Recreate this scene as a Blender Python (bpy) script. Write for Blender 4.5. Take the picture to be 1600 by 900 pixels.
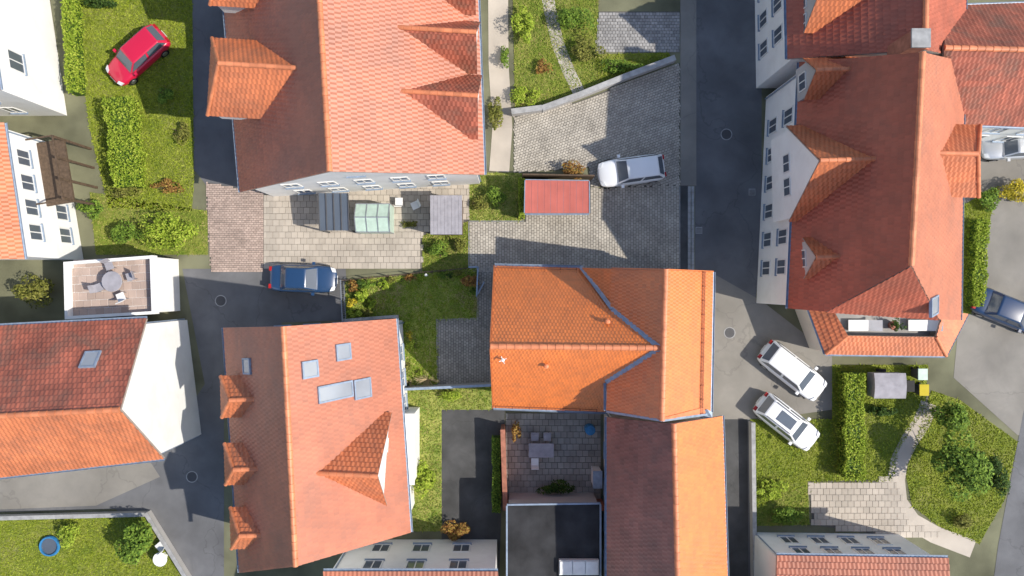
import bpy, math, random
from mathutils import Vector, Matrix
V = Vector
rnd = random.Random(7)
scene = bpy.context.scene
C = scene.collection
for o in list(bpy.data.objects): bpy.data.objects.remove(o)

# ------------------------------------------------------------------ camera, sky, sun, exposure
HC = 48.0; PPM = 24.0
cam_d = bpy.data.cameras.new('camera'); cam = bpy.data.objects.new('camera', cam_d); C.objects.link(cam)
cam.location = (0, 0, HC); cam.rotation_euler = (0, 0, 0)
cam_d.sensor_width = 36; cam_d.lens = 36*HC/(1600/PPM); cam_d.clip_start = .5; cam_d.clip_end = 3000
scene.camera = cam
SX, SY = 0.985, -0.255                    # horizontal offset towards the sun per metre of height
sel = math.atan2(1, math.hypot(SX, SY)); saz = math.atan2(SX, SY)
w = bpy.data.worlds.new("World"); scene.world = w; w.use_nodes = True
nt = w.node_tree; nt.nodes.clear()
sky = nt.nodes.new('ShaderNodeTexSky'); sky.sky_type = 'NISHITA'; sky.sun_disc = False
sky.sun_elevation = sel; sky.sun_rotation = saz; sky.air_density = 1.0; sky.dust_density = 1.0
bg = nt.nodes.new('ShaderNodeBackground'); bg.inputs[1].default_value = 0.15
wo = nt.nodes.new('ShaderNodeOutputWorld')
nt.links.new(sky.outputs[0], bg.inputs[0]); nt.links.new(bg.outputs[0], wo.inputs[0])
sd = bpy.data.lights.new('sun', 'SUN'); sd.energy = 4.0; sd.angle = math.radians(.53); sd.color = (1, .93, .82)
sun = bpy.data.objects.new('sun', sd); C.objects.link(sun); sun.location = (30, -8, 60)
sun.rotation_euler = V((SX, SY, 1)).to_track_quat('Z', 'Y').to_euler()
scene.view_settings.view_transform = 'Standard'; scene.view_settings.look = 'None'
scene.view_settings.exposure = 0.38; scene.view_settings.gamma = 1; scene.view_settings.use_curve_mapping = False
scene.render.resolution_x = 1024; scene.render.resolution_y = 576

def P(px, py, h=0.0):
    """a point of the place seen at (px, py) from the drone, at height h metres"""
    k = (HC-h)/HC/PPM
    return V(((px-800)*k, (450-py)*k, h))

# ------------------------------------------------------------------ materials
def mat(name, col, rough=.8, var=.12, scale=3.0, island=0.0, metal=0.0, spec=.3, bump=.15, bscale=40, col2=None, mix=.5, cols=None, ior=1.5, stain=None, crack=None):
    m = bpy.data.materials.new(name); m.use_nodes = True; n = m.node_tree.nodes; l = m.node_tree.links
    b = n['Principled BSDF']; b.inputs['Roughness'].default_value = rough; b.inputs['Metallic'].default_value = metal
    b.inputs['Specular IOR Level'].default_value = spec; b.inputs['IOR'].default_value = ior
    geo = n.new('ShaderNodeNewGeometry'); no = n.new('ShaderNodeTexNoise'); no.inputs['Scale'].default_value = scale
    no.inputs['Detail'].default_value = 6
    l.new(geo.outputs['Position'], no.inputs['Vector'])
    if cols:
        r = n.new('ShaderNodeValToRGB'); e = r.color_ramp.elements
        for i, c in enumerate(cols):
            x = i/(len(cols)-1)
            el = e[0] if i == 0 else (e[len(e)-1] if i == len(cols)-1 else e.new(x))
            el.position = x; el.color = (*c, 1)
        mm = n.new('ShaderNodeMath'); mm.operation = 'ADD'
        m2 = n.new('ShaderNodeMath'); m2.operation = 'MULTIPLY_ADD'; m2.inputs[1].default_value = 2.2*mix; m2.inputs[2].default_value = -1.1*mix
        l.new(no.outputs[0], m2.inputs[0]); l.new(geo.outputs['Random Per Island'], mm.inputs[0]); l.new(m2.outputs[0], mm.inputs[1])
        l.new(mm.outputs[0], r.inputs[0]); src = r.outputs[0]
    else:
        r = n.new('ShaderNodeValToRGB'); e = r.color_ramp.elements
        c2 = col2 if col2 else tuple(c*(1-var*1.6) for c in col)
        c1 = col if col2 else tuple(min(1, c*(1+var)) for c in col)
        e[0].position = .3; e[0].color = (*c2, 1); e[1].position = .7; e[1].color = (*c1, 1)
        l.new(no.outputs[0], r.inputs[0]); src = r.outputs[0]
    if island:
        h = n.new('ShaderNodeHueSaturation'); h.inputs['Saturation'].default_value = 1
        mr = n.new('ShaderNodeMapRange'); mr.inputs[3].default_value = 1-island; mr.inputs[4].default_value = 1+island
        l.new(geo.outputs['Random Per Island'], mr.inputs[0]); l.new(mr.outputs[0], h.inputs['Value'])
        l.new(src, h.inputs['Color']); src = h.outputs[0]
    if stain:
        sc, amt, colr = stain; n3 = n.new('ShaderNodeTexNoise'); n3.inputs['Scale'].default_value = sc; n3.inputs['Detail'].default_value = 8; n3.inputs['Roughness'].default_value = .65; n3.inputs['Distortion'].default_value = .6
        l.new(geo.outputs['Position'], n3.inputs['Vector']); r3 = n.new('ShaderNodeValToRGB'); r3.color_ramp.elements[0].position = .47; r3.color_ramp.elements[1].position = .68
        r3.color_ramp.elements[0].color = (0,0,0,1); r3.color_ramp.elements[1].color = (amt,amt,amt,1); l.new(n3.outputs[0], r3.inputs[0])
        mx = n.new('ShaderNodeMix'); mx.data_type = 'RGBA'; l.new(r3.outputs[0], mx.inputs[0]); l.new(src, mx.inputs[6]); mx.inputs[7].default_value = (*colr, 1); src = mx.outputs[2]
    if crack:
        sc, wd_, amt = crack; wn = n.new('ShaderNodeTexNoise'); wn.inputs['Scale'].default_value = sc*3; wn.inputs['Detail'].default_value = 5; l.new(geo.outputs['Position'], wn.inputs['Vector'])
        va = n.new('ShaderNodeVectorMath'); va.operation = 'MULTIPLY_ADD'; va.inputs[1].default_value = (1.2/sc*.4,)*3; l.new(wn.outputs['Color'], va.inputs[0]); l.new(geo.outputs['Position'], va.inputs[2])
        vo = n.new('ShaderNodeTexVoronoi'); vo.feature = 'DISTANCE_TO_EDGE'; vo.inputs['Scale'].default_value = sc; l.new(va.outputs[0], vo.inputs['Vector'])
        lt = n.new('ShaderNodeMath'); lt.operation = 'LESS_THAN'; lt.inputs[1].default_value = wd_; l.new(vo.outputs['Distance'], lt.inputs[0])
        ml = n.new('ShaderNodeMath'); ml.operation = 'MULTIPLY'; ml.inputs[1].default_value = amt; l.new(lt.outputs[0], ml.inputs[0])
        mx = n.new('ShaderNodeMix'); mx.data_type = 'RGBA'; l.new(ml.outputs[0], mx.inputs[0]); l.new(src, mx.inputs[6]); mx.inputs[7].default_value = (.03, .03, .03, 1); src = mx.outputs[2]
    l.new(src, b.inputs['Base Color'])
    if bump:
        n2 = n.new('ShaderNodeTexNoise'); n2.inputs['Scale'].default_value = bscale; n2.inputs['Detail'].default_value = 4
        l.new(geo.outputs['Position'], n2.inputs['Vector'])
        bp = n.new('ShaderNodeBump'); bp.inputs['Strength'].default_value = bump; bp.inputs['Distance'].default_value = .02
        l.new(n2.outputs[0], bp.inputs['Height']); l.new(bp.outputs[0], b.inputs['Normal'])
    return m
M = {}
M['tile_orange'] = mat('orange clay tile', (.68, .168, .016), .57, .08, .8, .09, spec=1, ior=1.6, bump=.05, stain=(.5, .12, (.35,.12,.05)))
cb = M['tile_orange'].node_tree.nodes['Principled BSDF']; cb.inputs['Coat Weight'].default_value = .45; cb.inputs['Coat Roughness'].default_value = .5
M['tile_red'] = mat('red clay tile', (.45, .135, .062), .62, .12, .35, .08, spec=1, ior=1.56, bump=.05, stain=(.45, .28, (.20,.10,.07)))
M['tile_brown'] = mat('weathered clay tile', (.36, .10, .055), .62, .25, .5, .19, spec=.8, bump=.05, stain=(.7, .6, (.14,.10,.07)))
M['tile_warm'] = mat('warm clay tile', (.58, .17, .06), .6, .14, .5, .12, spec=.9, bump=.05, stain=(.6, .3, (.22,.11,.07)))
M['tile_deep'] = mat('deep red clay tile', (.40, .10, .055), .62, .12, .4, .10, spec=.6, ior=1.5, bump=.05, stain=(.45, .3, (.18,.08,.055)))
M['tile_shaded_maroon'] = mat('shaded maroon clay tile', (.27, .10, .075), .62, .2, .5, .14, spec=.8, bump=.05, stain=(.6, .35, (.12,.08,.07)))
M['ridge_clay'] = mat('ridge clay', (.64, .22, .10), .5, .15, 2, .12, spec=.5, bump=.05)
M['white'] = mat('white render', (.80, .80, .78), .9, .04, .6, stain=(.8, .18, (.5,.48,.44)), bump=.1, bscale=60)
M['cream'] = mat('cream render', (.70, .65, .56), .9, .05, .6, bump=.1, bscale=60)
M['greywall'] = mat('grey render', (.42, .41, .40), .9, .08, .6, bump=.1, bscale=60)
M['wood'] = mat('dark timber', (.11, .075, .05), .7, .2, 6)
M['fascia'] = mat('painted fascia', (.36, .30, .26), .6, .1, 3)
M['zinc'] = mat('zinc sheet', (.27, .34, .44), .5, .12, 4, metal=.2, spec=.5, bump=.05)
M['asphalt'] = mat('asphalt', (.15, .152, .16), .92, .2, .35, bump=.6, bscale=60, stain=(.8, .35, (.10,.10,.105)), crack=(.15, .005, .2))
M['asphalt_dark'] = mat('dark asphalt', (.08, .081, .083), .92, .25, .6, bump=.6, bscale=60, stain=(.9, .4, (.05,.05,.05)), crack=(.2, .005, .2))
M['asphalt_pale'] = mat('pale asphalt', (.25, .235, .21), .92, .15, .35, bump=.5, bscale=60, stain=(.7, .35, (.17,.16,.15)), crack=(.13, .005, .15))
M['joint'] = mat('joint sand', (.11, .105, .095), .95, .2, 5)
M['stone_grey'] = mat('grey paver', (.31, .30, .29), .85, .12, .8, .2, bump=.3, cols=None)
M['stone_beige'] = mat('beige setts', (.44, .405, .35), .85, .12, .8, .15, stain=(.7, .3, (.30,.27,.23)), bump=.3)
M['stone_dark'] = mat('charcoal paver', (.32, .305, .275), .85, .12, .9, .16, bump=.3)
M['stone_pink'] = mat('reddish paver', (.44, .34, .29), .85, .12, .5, .16, bump=.3)
M['stone_pale'] = mat('pale slab', (.45, .40, .34), .85, .1, .5, .1, bump=.3)
M['kerb'] = mat('kerb concrete', (.33, .33, .33), .85, .15, 3, .12, bump=.3)
M['soil'] = mat('soil', (.10, .075, .05), .95, .35, 2.5, bump=.8, bscale=25)
M['earth'] = mat('open ground', (.16, .16, .10), .95, .3, .3, bump=.6, bscale=20)
M['lawn'] = mat('lawn', (.24, .26, .045), .95, .3, .9, bump=.8, bscale=45, col2=(.12, .17, .02), stain=(.5, .5, (.26,.24,.09)))
M['lawn_dry'] = mat('dry lawn', (.40, .40, .11), .95, .3, 1.3, bump=.8, bscale=45, col2=(.15, .22, .035))
M['blade'] = mat('grass blade', (.1, .17, .03), .8, spec=.12, cols=[(.10, .17, .02), (.19, .27, .035), (.29, .33, .06), (.40, .34, .13)], mix=.35, scale=1.2, bump=0)
M['blade_bright'] = mat('bright grass blade', (.1, .17, .03), .8, spec=.12, cols=[(.13, .18, .015), (.26, .32, .025), (.34, .38, .06)], mix=.3, scale=.8, bump=0)
M['blade_light'] = mat('light grass blade', (.2, .3, .05), .8, spec=.12, cols=[(.15, .25, .02), (.26, .38, .04), (.38, .44, .09), (.50, .43, .18)], mix=.35, scale=1.6, bump=0)
M['leaf'] = mat('green leaf', (.08, .15, .02), .65, spec=.12, cols=[(.05, .10, .015), (.12, .20, .025), (.20, .29, .04)], mix=.35, scale=2, bump=0)
M['leaf_bright'] = mat('bright leaf', (.14, .22, .02), .65, spec=.12, cols=[(.12, .19, .015), (.24, .33, .03), (.36, .42, .06)], mix=.35, scale=2, bump=0)
M['leaf_olive'] = mat('olive leaf', (.14, .15, .03), .65, spec=.12, cols=[(.06, .07, .015), (.15, .16, .03), (.25, .24, .06)], mix=.35, scale=2, bump=0)
M['leaf_yellow'] = mat('yellow leaf', (.5, .4, .03), .65, spec=.12, cols=[(.22, .2, .02), (.5, .4, .03), (.62, .5, .06)], mix=.3, scale=2, bump=0)
M['leaf_rust'] = mat('rust leaf', (.28, .13, .03), .65, spec=.12, cols=[(.12, .05, .02), (.28, .14, .04), (.33, .25, .06)], mix=.3, scale=2, bump=0)
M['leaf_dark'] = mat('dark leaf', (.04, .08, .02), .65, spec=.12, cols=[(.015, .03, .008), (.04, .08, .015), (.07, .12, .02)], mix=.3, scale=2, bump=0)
M['straw'] = mat('dry straw grass', (.4,.33,.14), .8, spec=.12, cols=[(.18,.17,.05), (.36,.31,.12), (.48,.41,.2)], mix=.3, scale=2, bump=0)
M['bark'] = mat('bark', (.13, .095, .065), .9, .3, 8, bump=.5)
M['twig'] = mat('dry twig', (.42, .34, .2), .85, .2, 8)
M['glass'] = mat('window glass', (.10, .12, .15), .08, .1, .5, spec=.9, bump=0)
M['skyglass'] = mat('roof window glass', (.30, .33, .37), .15, .1, .5, spec=.8, bump=0)
M['frame'] = mat('window frame', (.72, .72, .70), .5, .03, 2, bump=0)
M['darkframe'] = mat('dark frame', (.08, .08, .085), .5, .1, 2, bump=0)
M['shed_roof'] = mat('red sheet metal', (.60, .205, .17), .45, .06, 1.2, .03, spec=.4, bump=.03)
M['steel'] = mat('galvanised steel', (.45, .47, .50), .4, .1, 5, metal=.7, bump=0)
M['rustmetal'] = mat('brown coated steel', (.27, .085, .045), .5, .15, 5, bump=0)
M['black'] = mat('black rubber', (.02, .02, .02), .7, .1, 5, bump=0)
M['membrane'] = mat('bitumen felt', (.035, .036, .04), .85, .3, .8, bump=.4, bscale=30)
M['rim'] = mat('alloy rim', (.5, .5, .52), .3, .05, 5, metal=.9, bump=0)
M['lamp_red'] = mat('red lamp', (.4, .02, .02), .2, .1, 5, bump=0)
M['lamp_clear'] = mat('clear lamp', (.7, .72, .75), .1, .05, 5, spec=.8, bump=0)
M['plastic_white'] = mat('white plastic', (.75, .75, .74), .5, .05, 3, bump=0)
M['plastic_blue'] = mat('blue plastic', (.04, .20, .42), .4, .1, 3, bump=0)
M['canvas'] = mat('grey canvas', (.33, .32, .35), .8, .1, 3, bump=.1)
M['mint'] = mat('pale green plastic', (.45, .58, .50), .4, .08, 3, bump=0)
M['brickwall'] = mat('brick coping', (.36, .15, .10), .8, .2, 3, .15, bump=.2)
M['hill'] = mat('distant fields', (.15, .16, .09), .95, .4, .02, bump=0)
def paint(name, col, met=0.0):
    m = mat(name, col, .28, .02, 1, spec=.6, metal=met, bump=0)
    m.node_tree.nodes['Principled BSDF'].inputs['Coat Weight'].default_value = .6
    return m
M['p_red'] = paint('red car paint', (.55, .01, .05)); M['p_white'] = paint('white car paint', (.80, .81, .82))
M['p_blue'] = paint('dark blue car paint', (.015, .05, .13)); M['p_navy'] = paint('navy car paint', (.01, .035, .10)); M['p_silver'] = paint('silver car paint', (.55, .57, .6), .4)

# ------------------------------------------------------------------ mesh helpers
class MB:
    def __init__(s): s.v = []; s.f = []
    def poly(s, pts):
        i = len(s.v); s.v += [tuple(p) for p in pts]; s.f.append(tuple(range(i, i+len(pts))))
    def add(s, vs, fs):
        i = len(s.v); s.v += [tuple(p) for p in vs]; s.f += [tuple(i+k for k in f) for f in fs]
    def box(s, x0, y0, z0, x1, y1, z1):
        s.add([(x0,y0,z0),(x1,y0,z0),(x1,y1,z0),(x0,y1,z0),(x0,y0,z1),(x1,y0,z1),(x1,y1,z1),(x0,y1,z1)],
              [(3,2,1,0),(4,5,6,7),(0,1,5,4),(1,2,6,5),(2,3,7,6),(3,0,4,7)])
    def prism(s, pts, dz):
        """pts top polygon (3D), extruded by dz vector"""
        n = len(pts); t = [V(p) for p in pts]; d = V(dz) if not isinstance(dz, (int, float)) else V((0, 0, dz))
        b = [p+d for p in t]
        s.add(t+b, [tuple(range(n)), tuple(range(2*n-1, n-1, -1))] + [(i, n+i, n+(i+1) % n, (i+1) % n) for i in range(n)])
    def bar(s, a, b, w, h=None, up=None):
        a, b = V(a), V(b); h = h or w; d = (b-a)
        if d.length < 1e-6: return
        d.normalize(); up = V(up) if up else (V((0,0,1)) if abs(d.z) < .95 else V((1,0,0)))
        sd_ = d.cross(up).normalized(); u2 = sd_.cross(d).normalized()
        vs = []
        for p in (a, b):
            for i, j in ((-1,-1),(1,-1),(1,1),(-1,1)): vs.append(p+sd_*(i*w/2)+u2*(j*h/2))
        s.add(vs, [(3,2,1,0),(4,5,6,7),(0,1,5,4),(1,2,6,5),(2,3,7,6),(3,0,4,7)])
    def tube(s, a, b, r0, r1=None, n=7):
        a, b = V(a), V(b); r1 = r0 if r1 is None else r1; d = (b-a)
        if d.length < 1e-6: return
        d.normalize(); up = V((0,0,1)) if abs(d.z) < .9 else V((1,0,0))
        x = d.cross(up).normalized(); y = x.cross(d)
        vs = []
        for p, r in ((a, r0), (b, r1)):
            for i in range(n):
                t = 2*math.pi*i/n; vs.append(p+x*(r*math.cos(t))+y*(r*math.sin(t)))
        s.add(vs, [(i, (i+1) % n, n+(i+1) % n, n+i) for i in range(n)]+[tuple(range(n-1,-1,-1)), tuple(range(n,2*n))])
    def lathe(s, prof, c=(0,0,0), n=16):
        c = V(c); vs = []
        for r, z in prof:
            for i in range(n):
                t = 2*math.pi*i/n; vs.append(c+V((r*math.cos(t), r*math.sin(t), z)))
        fs = [(k*n+i, k*n+(i+1) % n, (k+1)*n+(i+1) % n, (k+1)*n+i) for k in range(len(prof)-1) for i in range(n)]
        fs += [tuple(range(n-1,-1,-1)), tuple((len(prof)-1)*n+i for i in range(n))]
        s.add(vs, fs)
    def mesh(s, name, m, org=V((0,0,0)), smooth=False):
        me = bpy.data.meshes.new(name)
        me.from_pydata([(x-org[0], y-org[1], z-org[2]) for x, y, z in s.v], [], s.f); me.update()
        if m: me.materials.append(m)
        if smooth: me.polygons.foreach_set('use_smooth', [True]*len(me.polygons))
        return me
def rootorg(p):
    o = V((0,0,0))
    while p: o = o+p.location; p = p.parent
    return o
def part(name, mb, m, parent=None, smooth=False, kind=None, label=None, cat=None, group=None, org=None):
    """one mesh object; mb in world coordinates"""
    o0 = rootorg(parent) if parent else V(org or (0,0,0))
    ob = bpy.data.objects.new(name, mb.mesh(name, M[m] if isinstance(m, str) else m, o0, smooth)); C.objects.link(ob)
    if parent: ob.parent = parent
    else: ob.location = o0
    return tag(ob, label, cat, group, kind)
def inst(name, me, mw, parent):
    """object sharing mesh me; mw world matrix relative to the unrotated root"""
    ob = bpy.data.objects.new(name, me); C.objects.link(ob)
    if parent: ob.parent = parent; mw = Matrix.Translation(-rootorg(parent)) @ mw
    ob.matrix_local = mw
    return ob
def tag(o, label=None, cat=None, group=None, kind=None):
    if label: o['label'] = label
    if cat: o['category'] = cat
    if group: o['group'] = group
    if kind: o['kind'] = kind
    return o
def empty(name, loc, label, cat, group=None, rz=0):
    o = bpy.data.objects.new(name, None); C.objects.link(o); o.location = loc; o.rotation_euler = (0,0,rz); o.empty_display_size = .3
    return tag(o, label, cat, group)
def copy_tree(o, parent=None):
    c = o.copy(); C.objects.link(c)
    if parent: c.parent = parent
    for ch in list(o.children): copy_tree(ch, c)
    return c
def inpoly(x, y, pg):
    r = False; n = len(pg); j = n-1
    for i in range(n):
        xi, yi = pg[i][0], pg[i][1]; xj, yj = pg[j][0], pg[j][1]
        if (yi > y) != (yj > y) and x < (xj-xi)*(y-yi)/(yj-yi)+xi: r = not r
        j = i
    return r
def clip(poly, cl):
    """convex clip in 2D, both ccw"""
    out = poly
    for i in range(len(cl)):
        a, b = cl[i], cl[(i+1) % len(cl)]; inp = out; out = []
        ex, ey = b[0]-a[0], b[1]-a[1]
        for k in range(len(inp)):
            p, q = inp[k-1], inp[k]
            sp = ex*(p[1]-a[1])-ey*(p[0]-a[0]); sq = ex*(q[1]-a[1])-ey*(q[0]-a[0])
            if sq >= 0:
                if sp < 0: t = sp/(sp-sq); out.append((p[0]+(q[0]-p[0])*t, p[1]+(q[1]-p[1])*t))
                out.append(q)
            elif sp >= 0: t = sp/(sp-sq); out.append((p[0]+(q[0]-p[0])*t, p[1]+(q[1]-p[1])*t))
        if len(out) < 3: return []
    return out

# ------------------------------------------------------------------ roofs
def frame_of(poly):
    e0, e1 = V(poly[0]), V(poly[1]); u = (e1-e0).normalized()
    n = u.cross(V(poly[2])-e0).normalized()
    if n.z < 0: n = -n
    v = n.cross(u)
    if v.z < 0: v = -v
    return e0, u, v, n
def tiles(mb, poly, tw=.23, th=.34, strips=4, amp=.013, lift=.036, base=.02):
    e0, u, v, n = frame_of(poly)
    uv = [((V(p)-e0).dot(u), (V(p)-e0).dot(v)) for p in poly]
    ar = sum(uv[i-1][0]*uv[i][1]-uv[i][0]*uv[i-1][1] for i in range(len(uv)))
    if ar < 0: uv = uv[::-1]
    u0 = min(p[0] for p in uv); u1 = max(p[0] for p in uv); v1 = max(p[1] for p in uv); v0 = min(p[1] for p in uv)
    rows = max(1, int(math.ceil((v1-v0)/th)))
    for r in range(rows):
        vv = v0+r*th; off = (r % 2)*tw*.5
        k = -1
        while u0+k*tw+off < u1:
            ua = u0+k*tw+off; k += 1
            full = clip([(ua, vv), (ua+tw, vv), (ua+tw, vv+th), (ua, vv+th)], uv)
            if not full: continue
            jl = rnd.uniform(-.004, .006)
            idx = {}
            def vert(a, b, hh):
                key = (round(a, 4), round(b, 4), round(hh, 4))
                if key not in idx:
                    idx[key] = len(mb.v); mb.v.append(tuple(e0+u*a+v*b+n*hh))
                return idx[key]
            def hgt(a, b): 
                t = (b-vv)/th; ph = (a-ua)/tw
                return base+jl+lift*(1-t)+amp*math.cos(2*math.pi*ph)
            for s in range(strips):
                a, b = ua+tw*s/strips, ua+tw*(s+1)/strips
                q = clip([(a, vv), (b, vv), (b, vv+th), (a, vv+th)], uv)
                if not q: continue
                mb.f.append(tuple(vert(x, y, hgt(x, y)) for x, y in q))
                low = [p for p in q if abs(p[1]-vv) < 1e-5]
                if len(low) == 2:
                    low.sort()
                    (xa, _), (xb, _) = low
                    mb.f.append((vert(xa, vv, .002), vert(xb, vv, .002), vert(xb, vv, hgt(xb, vv)), vert(xa, vv, hgt(xa, vv))))
def flat(p, a, b, c):
    """p moved along its sight line from the drone's height onto the plane through a, b, c, so that a roof slope is truly flat"""
    a, b, c, p = V(a), V(b), V(c), V(p); n = (b-a).cross(c-a); o = V((0,0,HC)); d = p-o
    return o+d*((a-o).dot(n)/d.dot(n))
def slab(mb, poly, t=.16):
    mb.prism([V(p) for p in poly], -t)
def gutter(parent, a, b, out, name='gutter', r=.075, m='zinc'):
    a, b = V(a), V(b); out = V(out).normalized(); c = out*(r+.01)+V((0,0,-.03))
    mb = MB(); prof = []
    for i in range(7):
        t = math.pi*i/6; prof.append((math.cos(t)*r, -math.sin(t)*r))
    for i in range(6, -1, -1):
        t = math.pi*i/6; prof.append((math.cos(t)*(r-.012), -math.sin(t)*(r-.012)+.006))
    vs = [p+c+out*x+V((0,0,z)) for p in (a, b) for x, z in prof]; n = len(prof)
    mb.add(vs, [(i, (i+1) % n, n+(i+1) % n, n+i) for i in range(n)])
    return part(name, mb, m, parent)
def rtile_mesh(L=.42, r=.14, name='ridge_tile', m='ridge_clay'):
    mb = MB(); n = 7; vs = []
    for x, rr in ((0, r*1.12), (L*.98, r*.98)):
        for i in range(n+1):
            t = math.pi*i/n; vs.append((x, rr*math.cos(t), rr*math.sin(t)))
    fs = [(i, i+1, n+2+i, n+1+i) for i in range(n)]
    fs.append(tuple(range(n+1))); fs.append(tuple(range(2*n+1, n, -1)))
    mb.add(vs, fs); return mb.mesh(name, M[m])
RT = {}
def ridge(parent, a, b, L=.42, single=False, m='ridge_clay', r=.14):
    a, b = V(a), V(b); d = b-a; n = max(1, int(round(d.length/L))); l = d.length/n; d.normalize()
    side = V((0,0,1)).cross(d).normalized(); up = d.cross(side)
    key = (round(l, 3), m, r)
    if key not in RT: RT[key] = rtile_mesh(l, r, m=m)
    me = RT[key]; rot = Matrix((d, side, up)).transposed().to_4x4()
    if single:
        for i in range(n): inst('ridge_tile', me, Matrix.Translation(a+d*l*i+V((0,0,-.02)))@rot, parent)
    else:
        mb = MB()
        for i in range(n):
            mw = Matrix.Translation(a+d*l*i+V((0,0,-.02+rnd.uniform(-.006,.006))))@rot
            mb.add([mw@vv.co for vv in me.vertices], [tuple(p.vertices) for p in me.polygons])
        part('ridge_tiles', mb, m, parent, kind='stuff')
WM = {}
def winmesh(w_, h_):
    k = (w_, h_)
    if k in WM: return WM[k]
    f = MB(); t = .07
    f.box(-w_/2, -.02, 0, -w_/2+t, .05, h_); f.box(w_/2-t, -.02, 0, w_/2, .05, h_)
    f.box(-w_/2+t, -.02, 0, w_/2-t, .05, t); f.box(-w_/2+t, -.02, h_-t, w_/2-t, .05, h_)
    if w_ > .7: f.box(-.03, -.02, t, .03, .05, h_-t)
    g = MB(); g.box(-w_/2+t, 0, t, w_/2-t, .025, h_-t)
    s = MB(); s.box(-w_/2-.06, -.02, -.05, w_/2+.06, .14, -.004)
    WM[k] = (f.mesh('window', M['frame']), g.mesh('pane', M['glass']), s.mesh('sill', M['zinc']))
    return WM[k]
def window(parent, a, b, s, z, w_=1.1, h_=1.3, flip=1, center=None):
    """window on the wall that runs from a to b, s = fraction; outward is away from center"""
    a, b = V((a[0], a[1], 0)), V((b[0], b[1], 0)); d = (b-a).normalized(); o = V((d.y, -d.x, 0))
    p = a.lerp(b, s)
    if center is not None and (p-V((center[0], center[1], 0))).dot(o) < 0: o = -o
    x = o.cross(V((0,0,1))); x = -x
    mw = Matrix.Translation(V((p.x, p.y, z)))@Matrix((x, o, V((0,0,1)))).transposed().to_4x4()
    f, g, si = winmesh(w_, h_)
    wo_ = inst('window', f, mw, parent)
    for nm, me in (('pane', g), ('sill', si)):
        c = bpy.data.objects.new(nm, me); C.objects.link(c); c.parent = wo_
SKM = {}
def skylight(parent, poly, px, py, w_=.8, h_=1.2, glass='skyglass', name='skylight'):
    e0, u, v, n = frame_of(poly)
    # ray from camera through pixel
    cpos = V((0,0,HC)); d = P(px, py, 0)-cpos; t = (e0-cpos).dot(n)/d.dot(n); p = cpos+d*t
    k = (w_, h_, glass)
    if k not in SKM:
        f = MB(); q = .09; x, y = w_/2, h_/2
        f.box(-x, -y, 0, -x+q, y, .15); f.box(x-q, -y, 0, x, y, .15); f.box(-x+q, -y, 0, x-q, -y+q, .15); f.box(-x+q, y-q, 0, x-q, y, .15)
        g = MB(); g.box(-x+q, -y+q, .02, x-q, y-q, .12)
        SKM[k] = (f.mesh('skylight', M['zinc']), g.mesh('pane', M[glass]))
    mw = Matrix.Translation(p)@Matrix((u, n.cross(u), n)).transposed().to_4x4()
    so = inst(name, SKM[k][0], mw, parent)
    c = bpy.data.objects.new('pane', SKM[k][1]); C.objects.link(c); c.parent = so
    return so

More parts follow.
